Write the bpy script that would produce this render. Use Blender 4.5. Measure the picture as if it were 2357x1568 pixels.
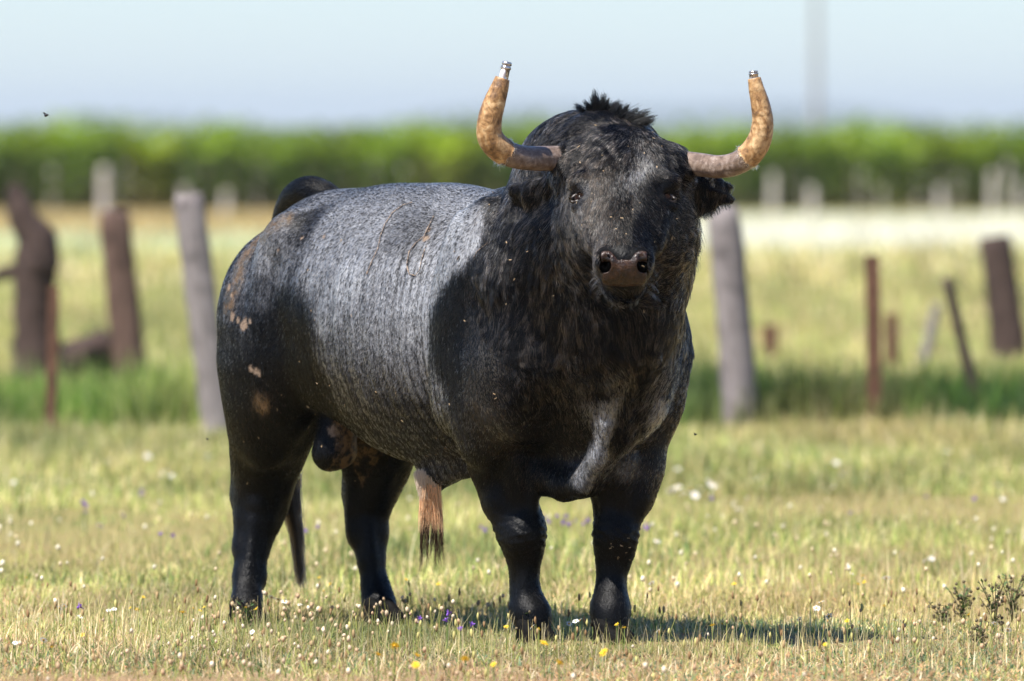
import bpy, math, random, numpy as np
from mathutils import Vector, kdtree, bvhtree
for o in list(bpy.data.objects): bpy.data.objects.remove(o)
rng=np.random.default_rng(7); random.seed(7)
sc=bpy.context.scene; COL=sc.collection
# ---------------------------------------------------------------- camera, sky, sun
cam=bpy.data.cameras.new('camera'); camo=bpy.data.objects.new('camera',cam); COL.objects.link(camo); sc.camera=camo
camo.location=(0,-25,1.368); camo.rotation_euler=(math.pi/2,0,0)
cam.sensor_width=36; cam.lens=36*25/(2357/841.6); cam.shift_y=-(784-329.7)/2357; cam.clip_end=20000
cam.dof.use_dof=True; cam.dof.focus_distance=24.75; cam.dof.aperture_fstop=4.0; cam.dof.aperture_blades=0
SUN_EL,SUN_AZ=math.radians(57),math.radians(-136)     # azimuth from +Y towards +X
sd=Vector((math.sin(SUN_AZ)*math.cos(SUN_EL),math.cos(SUN_AZ)*math.cos(SUN_EL),math.sin(SUN_EL)))
w=bpy.data.worlds.new('World'); sc.world=w; w.use_nodes=True; nt=w.node_tree
sky=nt.nodes.new('ShaderNodeTexSky'); sky.sky_type='NISHITA'; sky.sun_disc=False
sky.sun_elevation=SUN_EL; sky.sun_rotation=SUN_AZ; sky.air_density=1.0; sky.dust_density=.2; sky.ozone_density=4.0; sky.altitude=600
bg=nt.nodes['Background']; cb_=nt.nodes.new('ShaderNodeMix'); cb_.data_type='RGBA'; cb_.blend_type='MULTIPLY'; cb_.inputs[0].default_value=1; cb_.inputs[7].default_value=(.86,.95,1.10,1)   # clean blue air
nt.links.new(sky.outputs[0],cb_.inputs[6]); nt.links.new(cb_.outputs[2],bg.inputs[0]); bg.inputs[1].default_value=.073
sl=bpy.data.lights.new('sun','SUN'); sl.energy=5.0; sl.angle=math.radians(.5); sl.color=(1,.955,.89)
so=bpy.data.objects.new('sun',sl); COL.objects.link(so); so.rotation_euler=sd.to_track_quat('Z','Y').to_euler()
sc.view_settings.view_transform='Standard'; sc.view_settings.look='None'; sc.view_settings.exposure=1.0; sc.view_settings.gamma=1
sc.render.engine='CYCLES'; sc.cycles.use_denoising=True; sc.cycles.max_bounces=6; sc.cycles.transparent_max_bounces=6
try: sc.cycles.denoiser='OPENIMAGEDENOISE'; sc.cycles.denoising_input_passes='RGB_ALBEDO_NORMAL'
except Exception: pass
# ---------------------------------------------------------------- helpers
def tag(o,label=None,cat=None,group=None,kind=None):
    if label: o['label']=label
    if cat: o['category']=cat
    if group: o['group']=group
    if kind: o['kind']=kind
    return o
def link(name,data,parent=None,loc=None):
    o=bpy.data.objects.new(name,data); COL.objects.link(o)
    if parent: o.parent=parent
    if loc is not None: o.location=loc
    return o
def mesh_np(name,V,Fq,mat,smooth=True,cols=None,attr='col'):
    V=np.asarray(V,np.float32); Fq=np.asarray(Fq,np.int32); n=Fq.shape[1]
    me=bpy.data.meshes.new(name); me.vertices.add(len(V)); me.vertices.foreach_set('co',V.ravel())
    me.loops.add(Fq.size); me.loops.foreach_set('vertex_index',Fq.ravel())
    me.polygons.add(len(Fq)); me.polygons.foreach_set('loop_start',np.arange(0,Fq.size,n,dtype=np.int32))
    me.polygons.foreach_set('use_smooth',np.full(len(Fq),smooth)); 
    if cols is not None:
        a=me.attributes.new(attr,'FLOAT_COLOR','POINT'); c=np.ones((len(V),4),np.float32); c[:,:3]=cols; a.data.foreach_set('color',c.ravel())
    me.update(calc_edges=True)
    if mat: me.materials.append(mat)
    return me
class N:
    """small node-tree writer"""
    def __init__(s,name):
        s.m=bpy.data.materials.new(name); s.m.use_nodes=True; s.t=s.m.node_tree; s.t.nodes.clear(); s.out=s.n('ShaderNodeOutputMaterial')
    def n(s,t,**k):
        x=s.t.nodes.new(t)
        for a,b in k.items():
            if a[0]=='_': x.inputs[int(a[1:])].default_value=b
            else: setattr(x,a,b)
        return x
    def l(s,a,b,i=0,o=0):
        a=a.outputs[o] if hasattr(a,'outputs') else a
        b=b.inputs[i] if hasattr(b,'inputs') else b
        s.t.links.new(a,b); return s
    def attr(s,name): return s.n('ShaderNodeAttribute',attribute_name=name)
    def obj(s): return s.n('ShaderNodeTexCoord').outputs['Object']
    def mapping(s,vec,scale,loc=(0,0,0)):
        m=s.n('ShaderNodeMapping'); m.inputs['Scale'].default_value=scale; m.inputs['Location'].default_value=loc; s.l(vec,m); return m
    def noise(s,vec,scale,detail=4,rough=.55,dist=0):
        x=s.n('ShaderNodeTexNoise'); x.inputs['Scale'].default_value=scale; x.inputs['Detail'].default_value=detail
        x.inputs['Roughness'].default_value=rough; x.inputs['Distortion'].default_value=dist
        if vec is not None: s.l(vec,x)
        return x
    def ramp(s,fac,stops,mode='LINEAR'):
        r=s.n('ShaderNodeValToRGB'); r.color_ramp.interpolation=mode; e=r.color_ramp.elements
        while len(e)<len(stops): e.new(.5)
        for q,(p,c) in zip(e,stops): q.position=p; q.color=(c,c,c,1) if isinstance(c,(int,float)) else (*c,1)
        s.l(fac,r); return r
    def mix(s,fac,a,b,mode='MIX'):
        x=s.n('ShaderNodeMix',data_type='RGBA',blend_type=mode)
        for v,i in ((fac,0),(a,6),(b,7)):
            if isinstance(v,(int,float)): x.inputs[i].default_value=v
            elif isinstance(v,tuple): x.inputs[i].default_value=(*v,1)
            else: s.t.links.new(v.outputs[0] if hasattr(v,'outputs') else v,x.inputs[i])
        return x.outputs[2]
    def math(s,op,a,b=0.,c=None):
        x=s.n('ShaderNodeMath',operation=op)
        for v,i in ((a,0),(b,1),(c,2)):
            if v is None: continue
            if isinstance(v,(int,float)): x.inputs[i].default_value=v
            else: s.t.links.new(v.outputs[0] if hasattr(v,'outputs') else v,x.inputs[i])
        return x.outputs[0]
    def bump(s,h,strength,dist):
        b=s.n('ShaderNodeBump'); b.inputs['Strength'].default_value=strength; b.inputs['Distance'].default_value=dist
        s.t.links.new(h.outputs[0] if hasattr(h,'outputs') else h,b.inputs['Height']); return b
    def pbr(s,col,rough=.6,spec=.5,bump=None,**k):
        p=s.n('ShaderNodeBsdfPrincipled')
        if isinstance(col,tuple): p.inputs['Base Color'].default_value=(*col,1)
        else: s.t.links.new(col.outputs[0] if hasattr(col,'outputs') else col,p.inputs['Base Color'])
        if isinstance(rough,(int,float)): p.inputs['Roughness'].default_value=rough
        else: s.t.links.new(rough.outputs[0] if hasattr(rough,'outputs') else rough,p.inputs['Roughness'])
        p.inputs['Specular IOR Level'].default_value=spec
        if bump: s.t.links.new(bump.outputs[0],p.inputs['Normal'])
        for a,b in k.items(): p.inputs[a.replace('_',' ')].default_value=b
        s.l(p,s.out); return p
# sRGB triple (0-255) to linear
def C(r,g,b): return tuple(((v/255+.055)/1.055)**2.4 if v>10 else v/255/12.92 for v in (r,g,b))
def wob(P,f,seed=0):
    """cheap smooth pseudo-noise in -1..1 for arrays of points"""
    r=np.random.default_rng(100+seed); o=0
    for i in range(5):
        k=r.normal(size=3)*f; o=o+np.sin(P@k+r.uniform(0,6.28))
    return o/2.6
S0 = 841.6            # photograph pixels (2357 wide) per metre at Y=0
CAMD, CAMH, HOR = 25.0, 1.368, 329.7
def at(px, py, Y):
    s = S0*CAMD/(CAMD+Y)
    return np.array([(px-1178.5)/s, Y, CAMH-(py-HOR)/s])
HU = np.array([0.548,-0.837,0]); HV = np.array([0.837,0.548,0]); HO = np.array([0.165,-0.07,0])
def L(u,v,z): return HO+HU*u+HV*v+np.array([0,0,z])
def axis(lo, hi, flo, fhi, h, hf):
    a=[lo]
    while a[-1]<hi:
        x=a[-1]; a.append(x+(hf if flo<=x<fhi else h))
    return np.array(a,np.float32)
class Field:
    def __init__(s, X, Y, Z):
        s.X,s.Y,s.Z=X,Y,Z
        s.f=np.full((len(X),len(Y),len(Z)),0.5,np.float32)
    def sub(s, lo, hi):
        sl=[]
        for A,a,b in zip((s.X,s.Y,s.Z),lo,hi):
            i=max(0,np.searchsorted(A,a)-1); j=min(len(A),np.searchsorted(A,b)+1); sl.append(slice(i,max(i+1,j)))
        return tuple(sl)
    def pts(s, sl):
        return s.X[sl[0]][:,None,None], s.Y[sl[1]][None,:,None], s.Z[sl[2]][None,None,:]
    def comb(s, sl, d, k, op):
        a=s.f[sl]
        if op=='add':
            h=np.maximum(k-np.abs(a-d),0)/k; s.f[sl]=np.minimum(a,d)-h*h*k*.25
        else:
            d=-d; h=np.maximum(k-np.abs(a-d),0)/k; s.f[sl]=np.maximum(a,d)+h*h*k*.25
    def ell(s, c, r, R=None, k=.05, op='add'):
        c=np.asarray(c,float); r=np.asarray(r,float)
        R=np.eye(3) if R is None else np.asarray(R,float)   # rows = local axes
        ext=np.sqrt(((R*r[:,None])**2).sum(0))+k+.03
        sl=s.sub(c-ext,c+ext); x,y,z=s.pts(sl); x=x-c[0];y=y-c[1];z=z-c[2]
        q=[x*R[i,0]+y*R[i,1]+z*R[i,2] for i in range(3)]
        k0=np.sqrt(sum((q[i]/r[i])**2 for i in range(3))); k1=np.sqrt(sum((q[i]/r[i]**2)**2 for i in range(3)))+1e-6
        s.comb(sl,(k0*(k0-1)/k1).astype(np.float32),k,op)
    def cone(s, a, b, ra, rb, k=.03, op='add', flat=None):
        # tapered capsule; flat=(axis vector, scale): thickness along that axis is multiplied by scale
        a=np.asarray(a,float);b=np.asarray(b,float); m=max(ra,rb)+k+.03
        if flat: m=max(m,m*flat[1])
        sl=s.sub(np.minimum(a,b)-m,np.maximum(a,b)+m); x,y,z=s.pts(sl)
        px,py,pz=x-a[0],y-a[1],z-a[2]; d=b-a
        t=np.clip((px*d[0]+py*d[1]+pz*d[2])/(d@d),0,1)
        qx,qy,qz=px-t*d[0],py-t*d[1],pz-t*d[2]
        if flat:
            n=np.asarray(flat[0],float); n=n/np.linalg.norm(n); w=(qx*n[0]+qy*n[1]+qz*n[2])*(1/flat[1]-1)
            qx=qx+w*n[0];qy=qy+w*n[1];qz=qz+w*n[2]
        s.comb(sl,(np.sqrt(qx*qx+qy*qy+qz*qz)-(ra+(rb-ra)*t)).astype(np.float32),k,op)
    def chain(s, pts, k=.03, **kw):
        for (a,ra),(b,rb) in zip(pts[:-1],pts[1:]): s.cone(a,b,ra,rb,k,**kw)
    def mesh(s):
        f=s.f; ins=f<0; nx,ny,nz=f.shape
        c=np.zeros((nx-1,ny-1,nz-1),np.int8)
        for i in (0,1):
            for j in (0,1):
                for k in (0,1): c+=ins[i:nx-1+i,j:ny-1+j,k:nz-1+k]
        act=(c>0)&(c<8); I,J,K=np.nonzero(act)
        idx=np.full(act.shape,-1,np.int32); idx[I,J,K]=np.arange(len(I))
        A=(s.X,s.Y,s.Z); acc=np.zeros((len(I),3)); cnt=np.zeros(len(I))
        for ax in range(3):
            o=[a for a in range(3) if a!=ax]
            for p in (0,1):
                for q in (0,1):
                    off=[0,0,0]; off[o[0]]=p; off[o[1]]=q
                    a0=[I+off[0],J+off[1],K+off[2]]; a1=[x.copy() for x in a0]; a1[ax]=a1[ax]+1
                    fa=f[tuple(a0)]; fb=f[tuple(a1)]; m=(fa<0)!=(fb<0)
                    t=np.where(m,fa/np.where(m,fa-fb,1),0)
                    P=np.stack([A[d][a0[d]] for d in range(3)],1).astype(float)
                    P[:,ax]+=t*(A[ax][a1[ax]]-A[ax][a0[ax]])
                    acc[m]+=P[m]; cnt[m]+=1
        V=acc/cnt[:,None]; F=[]
        for ax in range(3):
            o=[a for a in range(3) if a!=ax]
            s0=[slice(1,-1)]*3; s0[ax]=slice(0,-1); s1=list(s0); s1[ax]=slice(1,None)
            a=ins[tuple(s0)]; b=ins[tuple(s1)]
            for flip,mm in ((False,a&~b),(True,b&~a)):
                q=np.argwhere(mm)
                if not len(q): continue
                for d in o: q[:,d]+=1
                def g(p,r):
                    e=q.copy(); e[:,o[0]]-=p; e[:,o[1]]-=r; return idx[e[:,0],e[:,1],e[:,2]]
                quad=np.stack([g(1,1),g(0,1),g(0,0),g(1,0)],1)
                if flip ^ (ax==1): quad=quad[:,::-1]
                F.append(quad)
        return V.astype(np.float32), np.concatenate(F)
def rot(ax_u, ax_v=None):
    # orthonormal rows: first along ax_u, second near ax_v
    u=np.asarray(ax_u,float);u=u/np.linalg.norm(u)
    v=np.array([0,0,1.]) if ax_v is None else np.asarray(ax_v,float)
    v=v-u*(u@v);v/=np.linalg.norm(v);return np.array([u,v,np.cross(u,v)])
# ---------------------------------------------------------------- ground
ROW=lambda y:25*1151.3/(y-329.7)-25            # photograph row of flat ground -> Y in metres
def ground_mat():
    n=N('field'); o=n.obj(); sep=n.n('ShaderNodeSeparateXYZ'); n.l(o,sep)
    near_=n.mix(n.ramp(n.noise(n.mapping(o,(1,.45,1)),1.6,4,.6),[(.4,0.),(.6,1.)]),(.36,.235,.14),(.27,.21,.10))
    big=n.noise(n.mapping(o,(.9,.35,1)),.35,5,.6); mid=n.noise(o,2.2,6,.65); fine=n.noise(o,38,4,.7)
    yy=n.math('ADD',sep.outputs[1],n.math('MULTIPLY',n.math('SUBTRACT',big,.5),16))
    t=n.math('MULTIPLY',yy,1/200)             # 0..1 over 200 m
    P=lambda y:max(0,ROW(y))/200
    right=n.ramp(t,[(0,(.30,.24,.105)),(P(985),(.27,.26,.085)),(P(860),(.32,.33,.12)),(P(760),(.38,.31,.15)),(P(690),(.36,.31,.13)),(P(610),(.33,.31,.13)),(P(588),(.50,.50,.34)),(P(560),(.60,.59,.46)),(P(512),(.62,.60,.48)),(P(496),(.40,.43,.20)),(P(480),(.2,.22,.07))])
    left=n.ramp(t,[(0,(.30,.24,.105)),(P(985),(.22,.27,.06)),(P(860),(.30,.29,.10)),(P(760),(.27,.25,.09)),(P(680),(.27,.27,.10)),(P(625),(.30,.30,.12)),(P(600),(.46,.50,.30)),(P(570),(.45,.48,.27)),(P(545),(.36,.26,.09)),(P(500),(.36,.27,.10)),(P(480),(.25,.20,.08))])
    side=n.math('ADD',n.math('DIVIDE',sep.outputs[0],n.math('ADD',sep.outputs[1],25)),n.math('MULTIPLY',n.math('SUBTRACT',big,.5),.02))
    c=n.mix(n.ramp(n.math('ADD',n.math('MULTIPLY',side,18),.5),[(.35,0.),(.62,1.)]),left,right)
    c=n.mix(n.ramp(sep.outputs[1],[(0.,1.),(1.,0.)]),c,near_)
    c=n.mix(n.ramp(mid,[(.35,0.),(.7,.45)]),c,(.34,.20,.10))
    c=n.mix(n.ramp(fine,[(.35,.55),(.6,0.)]),c,(.10,.075,.04))
    n.pbr(c,.95,.15,n.bump(fine,.8,.02)); return n.m
gm=ground_mat()
xs=np.r_[-5900,-800,-200,-60,np.linspace(-12,12,97),60,200,800,5900]; ys=np.r_[-200,-24,np.linspace(-6,60,265),80,120,200,400,1000,3000,16000]
GX,GY=np.meshgrid(xs,ys,indexing='ij'); Pg=np.stack([GX.ravel(),GY.ravel(),np.zeros(GX.size)],1)
near=np.clip((30-np.abs(Pg[:,1]-12))/10,0,1)*np.clip((14-np.abs(Pg[:,0]))/4,0,1)
Pg[:,2]=(wob(Pg,2.1,1)*.008+wob(Pg,.6,2)*.012)*near
nx,ny=GX.shape; idx=np.arange(nx*ny).reshape(nx,ny)
tag(link('ground',mesh_np('ground',Pg,np.stack([idx[:-1,:-1],idx[1:,:-1],idx[1:,1:],idx[:-1,1:]],-1).reshape(-1,4),gm)),kind='structure')
# hills on the horizon
def hills():
    X=np.linspace(-5500,5500,240); rows=[]
    for k,(Y,f) in enumerate(((11500,0),(12200,.7),(13200,1.),(15500,0.))):
        P=np.stack([X,np.full_like(X,Y),np.zeros_like(X)],1)
        h=2.3*(13+4*np.sin(X/340+1)+3*np.sin(X/154)+2.4*np.sin(X/82+2))*f*(1.35 if k==2 else 1); P[:,2]=h-(2 if f==0 else 0); rows.append(P)
    V=np.concatenate(rows); i=np.arange(4*240).reshape(4,240)
    n=N('hill woodland'); a=n.noise(n.obj(),.01,6); n.pbr(n.ramp(a,[(.35,(.05,.08,.03)),(.65,(.14,.13,.06))]),.95,.1)
    tag(link('hills',mesh_np('hills',V,np.stack([i[:-1,:-1],i[:-1,1:],i[1:,1:],i[1:,:-1]],-1).reshape(-1,4),n.m)),kind='structure')
hills()
# ---------------------------------------------------------------- leaf / blade materials
def leafy(name,trans=.35,rough=.6,spec=.3):
    n=N(name); a=n.attr('col'); p=n.n('ShaderNodeBsdfPrincipled'); n.l(a,p,0); p.inputs['Roughness'].default_value=rough; p.inputs['Specular IOR Level'].default_value=spec
    t=n.n('ShaderNodeBsdfTranslucent'); n.l(a,t,0); m=n.n('ShaderNodeMixShader'); m.inputs[0].default_value=trans
    n.l(p,m,1); n.l(t,m,2); n.l(m,n.out); return n.m
M_GRASS=leafy('grass blades',.35,.55,.3); M_VINE=leafy('vine leaves',.4,.5,.4)
def blades(n,x0,x1,y0,y1,hmin,hmax,wd,pal,lean=.5,segs=3,flare=0.,patch=None,zoff=-.006,tint=.75):
    """n curved tapering blades as raw arrays"""
    Y=rng.uniform(y0,y1,n); X=rng.uniform(x0,x1,n)*((Y+25)/25)
    B=np.stack([X,Y,np.full(n,zoff)],1)
    if patch is not None:
        keep=rng.random(n)<patch(B); B=B[keep]; n=len(B)
    h=rng.uniform(hmin,hmax,n)*(1+.35*wob(B,1.7,5)); az=rng.uniform(0,2*np.pi,n); ln=rng.gamma(2,lean/2,n)
    d=np.stack([np.cos(az),np.sin(az),np.zeros(n)],1); fa=az+np.pi/2+rng.normal(0,.5,n); s=np.stack([np.cos(fa),np.sin(fa),np.zeros(n)],1)
    Vs=[]; 
    for j in range(segs+1):
        t=j/segs; c=B+d*(ln*h*t*t*.9)[:,None]+np.array([0,0,1])*(h*(t-.28*ln.clip(0,1.4)*t*t))[:,None]
        wj=(wd*(1-t**1.6)*(.7+.6*t*(1-t)*2))*rng.uniform(.6,1.4,n)
        if j<segs: Vs+= [c-s*wj[:,None]/2,c+s*wj[:,None]/2]
        else: Vs+=[c-s*.0003,c+s*.0003]
    V=np.stack(Vs,1).reshape(-1,3); k=2*(segs+1); b=(np.arange(n)*k)[:,None]
    Fq=np.concatenate([b+np.array([[2*j,2*j+1,2*j+3,2*j+2]]) for j in range(segs)],1).reshape(-1,4)
    pal=np.array(pal); ci=pal[rng.choice(len(pal),n,p=None)]; ci=ci*rng.uniform(.7,1.3,(n,1)); Bq=B*np.array([1,.4,1]); gm_=np.clip(wob(Bq,2.6,31)*.9+.1,0,1)[:,None]*tint; ci=ci*(1-gm_)+gm_*np.array(C(108,124,72))*rng.uniform(.6,1.2,(n,1)); ci=ci*(1+.22*wob(Bq,5.5,32)+.14*wob(Bq,1.3,33))[:,None]; rd=np.clip(wob(Bq,1.9,34)-.35,0,1)[:,None]*tint*np.clip(1-B[:,1:2]/6,.25,1); ci=ci*(1-rd)+rd*np.array(C(214,168,126));
    cc=np.repeat(ci,k,0)
    return V,Fq,cc
def merge(L_):
    V=[];Fq=[];Cc=[];o=0
    for v,f,c in L_: V.append(v);Fq.append(f+o);Cc.append(c);o+=len(v)
    return np.concatenate(V),np.concatenate(Fq),np.concatenate(Cc)
STRAWF=[C(226,202,160),C(214,188,146),C(236,220,184),C(204,172,132)]
STRAW=[C(222,206,152),C(212,196,136),C(204,184,128),C(234,220,176)]
YG=[C(176,184,104),C(160,172,92),C(194,194,118)]
GRN=[C(96,122,58),C(82,108,52),C(116,138,70),C(104,128,78)]
def gpatch(B): return np.clip(.5+.9*wob(B*np.array([1,.4,1]),1.5,9),.05,1)
XL=2.7
gl=[blades(29260,-XL,XL,-3.2,.3,.012,.055,.0038,STRAWF+STRAWF+YG,1.2,patch=gpatch),blades(34580,-XL,XL,.3,3,.015,.06,.0036,STRAW+STRAWF+YG+YG,1.0,patch=gpatch),
    blades(6500,-.95,.75,-.75,.02,.02,.055,.0036,STRAW+YG+GRN[:2],1.1),blades(6500,-1.0,.3,.25,.96,.02,.055,.004,STRAW+YG+GRN[:2],1.1),
    blades(34580,-XL,XL,-3.2,3,.015,.05,.0045,GRN+YG[:1],.8,patch=lambda B:np.clip(.5+.9*wob(B*np.array([1,.6,1]),1.9,11),.08,1)),
    blades(11970,-XL,XL,-3.2,3,.06,.125,.0024,STRAW+STRAW+YG,.22,patch=lambda B:np.clip(.35+.9*wob(B,1.1,17),.05,1)),
    blades(69160,-XL,XL,3,10,.03,.09,.005,STRAW+YG+YG+YG,.5,patch=gpatch),
    blades(18620,-XL,XL,3,10,.03,.08,.006,GRN,.6,patch=lambda B:np.clip(.2+1.3*wob(B*np.array([1,.5,1]),1.1,12),.02,1)),
    blades(61180,-XL,XL,10,19.6,.03,.10,.008,[c_[0:3] for c_ in (tuple(.80*v for v in q) for q in STRAW+YG+YG+GRN[:2])],.5),blades(11970,-XL,XL,3,19,.08,.17,.006,STRAW+STRAW+YG,.2,patch=lambda B:np.clip(.35+.9*wob(B,.8,18),.05,1)),
    blades(11970,-XL,XL,10,19.6,.03,.09,.009,GRN,.5,patch=lambda B:np.clip(.3+1.1*wob(B*np.array([1,.6,1]),.8,13),.03,1))]
V,Fq,Cc=merge(gl)
tag(link('grass',mesh_np('grass',V,Fq,M_GRASS,cols=Cc)),kind='stuff')
TG=[C(96,134,44),C(84,120,40),C(120,150,60),C(70,104,38)]; TD=[C(50,78,30),C(42,68,30),C(64,92,38)]
right=lambda B:(B[:,0]/(B[:,1]+25)>.005).astype(float)
tl=[blades(34580,-XL,XL,18.6,23,.08,.24,.010,TG+YG[:1],.4,patch=lambda B:(1-right(B))*np.clip(.9+.5*wob(B,.9,15),.2,1)),
    blades(55860,-XL,XL,18.8,22.5,.12,.30,.010,TD+TD+TG[:2],.4,patch=lambda B:right(B)*np.clip(.8+.7*wob(B,.9,16),.1,1)),
    blades(39900,-XL,XL,22,60,.05,.14,.018,STRAW+YG+YG+[C(170,180,110)],.4),
    blades(11970,-XL,XL,60,92,.06,.2,.05,STRAW+YG,.4),
    blades(11970,-XL,XL,92,142,.05,.16,.05,[C(226,226,206),C(214,216,190)],.4,patch=right,tint=0.),
    blades(7980,-XL,XL,88,110,.05,.16,.05,[C(206,220,180),C(196,206,160)],.4,patch=lambda B:1-right(B),tint=0.),
    blades(7980,-XL,XL,112,150,.05,.16,.05,[C(184,168,116),C(192,178,128)],.4,patch=lambda B:1-right(B),tint=0.)]
V,Fq,Cc=merge(tl)
tag(link('tall_grass',mesh_np('tall_grass',V,Fq,M_GRASS,cols=Cc)),kind='stuff')
# seed heads (dry clover and hare's-foot heads) on thin stems: uncountable
def blob(c,r,col,nz=5,na=6,stretch=1.):
    th=np.linspace(0,np.pi,nz); ph=np.arange(na)/na*2*np.pi
    V=np.array([[np.sin(a)*np.cos(b),np.sin(a)*np.sin(b),np.cos(a)*stretch] for a in th for b in ph])
    F_=[[i*na+j,i*na+(j+1)%na,(i+1)*na+(j+1)%na,(i+1)*na+j] for i in range(nz-1) for j in range(na)]
    n=len(c); r=np.asarray(r)[:,None,None]; j=rng.uniform(.75,1.25,(n,len(V),1))
    VV=(c[:,None,:]+V[None]*r*j).reshape(-1,3); FF=(np.array(F_)[None]+(np.arange(n)*len(V))[:,None,None]).reshape(-1,4)
    return VV,FF,np.repeat(col,len(V),0)
def stems(B,Hh,w,col):
    n=len(B); s=np.stack([np.ones(n),np.zeros(n),np.zeros(n)],1)*w/2; m=(B+Hh)/2+rng.normal(0,.004,(n,3))
    V=np.stack([B-s,B+s,m-s,m+s,Hh-s*.8,Hh+s*.8],1).reshape(-1,3); b=(np.arange(n)*6)[:,None]
    return V,np.concatenate([b+np.array([[0,1,3,2]]),b+np.array([[2,3,5,4]])],1).reshape(-1,4),np.repeat(col,6,0)
def seedheads(n,y0,y1,pal,hr,rr,st,patch=None):
    Y=rng.uniform(y0,y1,n); B=np.stack([rng.uniform(-XL,XL,n)*((Y+25)/25),Y,np.zeros(n)],1)
    if patch: B=B[rng.random(n)<patch(B)]; n=len(B)
    Hh=B+np.stack([rng.normal(0,.012,n),rng.normal(0,.012,n),rng.uniform(*hr,n)],1)
    pal=np.array(pal); c=pal[rng.integers(0,len(pal),n)]*rng.uniform(.8,1.15,(n,1))
    return [blob(Hh,rng.uniform(*rr,n),c,stretch=st),stems(B,Hh,.0018,np.tile(np.array(C(150,150,84)),(n,1)))]
sh=seedheads(2261,-2.8,1.2,[C(214,190,160),C(226,210,184),C(190,158,126),C(206,176,140)],(.03,.09),(.003,.0066),1.35,patch=lambda B:np.clip(.25+1.2*wob(B,1.5,21),.03,1)*np.where((B[:,0]>.3)&(B[:,1]>.0),.15,1))
sh+=seedheads(558,-2.8,1.6,[C(176,150,110),C(150,120,86),C(196,186,120)],(.04,.10),(.003,.0045),2.6)
sh+=seedheads(300,1.6,9,[C(230,222,196),C(214,196,160)],(.05,.11),(.004,.007),1.3)
V,Fq,Cc=merge(sh)
tag(link('seed_heads',mesh_np('seed_heads',V,Fq,leafy('seed heads',.15,.8,.1),cols=Cc)),kind='stuff')
herb=blades(45220,-XL,XL,-3.2,1.2,.012,.035,.0085,[C(96,122,84),C(116,138,104),C(76,104,66),C(134,150,112)],1.4,patch=lambda B:np.clip(wob(B*np.array([1,.5,1]),2.3,41)*1.2+.15-.25*B[:,1],0,1),tint=0.)
tag(link('ground_herbs',mesh_np('ground_herbs',*herb[:2],M_GRASS,cols=herb[2])),kind='stuff')
# soil crumbs and dry litter
lit=blades(39900,-XL,XL,-3.2,4,.006,.02,.006,[C(206,160,116),C(196,146,104),C(214,176,130),C(170,120,84)],2.2,segs=2,patch=lambda B:np.clip(.45+.9*wob(B*np.array([1,.5,1]),1.3,30),.05,1),zoff=.001)
tag(link('dry_litter',mesh_np('dry_litter',*lit[:2],leafy('dry litter',.1,.85,.1),cols=lit[2])),kind='stuff')
# ---------------------------------------------------------------- vineyard
def vineyard():
    out=[]
    for r,Y in enumerate(np.arange(160,192,2.6)):
        n=33000 if r<4 else 10000; X=rng.uniform(-30,30,n)
        top=1.44+.05*np.sin(X*1.9+.6*np.sin(X*.7))+.05*np.sin(X*.8+2)+.06*np.sin(X*1.3+r)+.09*np.sin(X*2.9+r*2)+.05*np.sin(X*.53+r)+.10*np.sin(X*5.3+r*4)
        bot=.0; z=bot+(top-bot)*rng.beta(1.15,1.0,n); 
        lone=rng.random(n)<.05; z=np.where(lone,top+rng.uniform(0,.28,n),z)
        Yy=Y+rng.normal(0,.22,n); c=np.stack([X,Yy,z],1)
        a=rng.normal(size=(n,3)); a/=np.linalg.norm(a,axis=1)[:,None]; b=np.cross(a,rng.normal(size=(n,3))); b/=np.linalg.norm(b,axis=1)[:,None]
        s=rng.uniform(.05,.10,n)[:,None]
        V=np.stack([c-a*s,c+b*s*.8,c+a*s,c-b*s*.8],1).reshape(-1,3)
        pal=np.array([C(88,112,30),C(74,96,28),C(104,124,40),C(60,78,28)]); cc=pal[rng.integers(0,4,n)]*rng.uniform(.8,1.2,(n,1))
        lit_top=(z>top-.3)[:,None]; cc=np.where(lit_top,np.array(C(122,148,32))*rng.uniform(.8,1.2,(n,1)),cc); pl_=np.floor(X/1.15+r*.37+.2*np.sin(X)); hsh=np.sin(pl_*12.9898+r*78.2)*43758.5; hsh-=np.floor(hsh); big_=np.sin(X*1.9+.6*np.sin(X*.7))+.7*np.sin(X*4.1+1)+.5*np.sin(X*.8+2); cc=cc*(.5+.75*hsh[:,None])*(1+.16*big_[:,None]); low=np.clip(1-z/.55,0,1)[:,None]; cc=cc*(1-low)+low*np.array(C(84,74,50))*rng.uniform(.5,1.2,(n,1)); cc=cc+np.array([.05,.02,0])*(hsh[:,None]>.8); keep=rng.random(n)<.35+.9*hsh; c=c[keep];a=a[keep];b=b[keep];s=s[keep];cc=cc[keep];V=V.reshape(-1,4,3)[keep].reshape(-1,3); n=len(c)  # sunlit tops painted lighter; low leaves painted dry brown and shaded
        out.append((V,np.arange(4*n).reshape(-1,4),np.repeat(cc,4,0)))
        # trunks and cane
        m=82; tx=np.linspace(-30,30,m)+rng.normal(0,.15,m); B=np.stack([tx,np.full(m,Y),np.zeros(m)],1)
        out.append(stems(B,B+np.stack([rng.normal(0,.03,m),np.full(m,-.3),rng.uniform(.8,1.15,m)],1),.075,np.array([C(150,138,122)])*rng.uniform(.5,1.1,(m,1))))
    V,Fq,Cc=merge(out); tag(link('vineyard',mesh_np('vineyard',V,Fq,M_VINE,smooth=False,cols=Cc)),kind='stuff')
vineyard()
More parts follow.
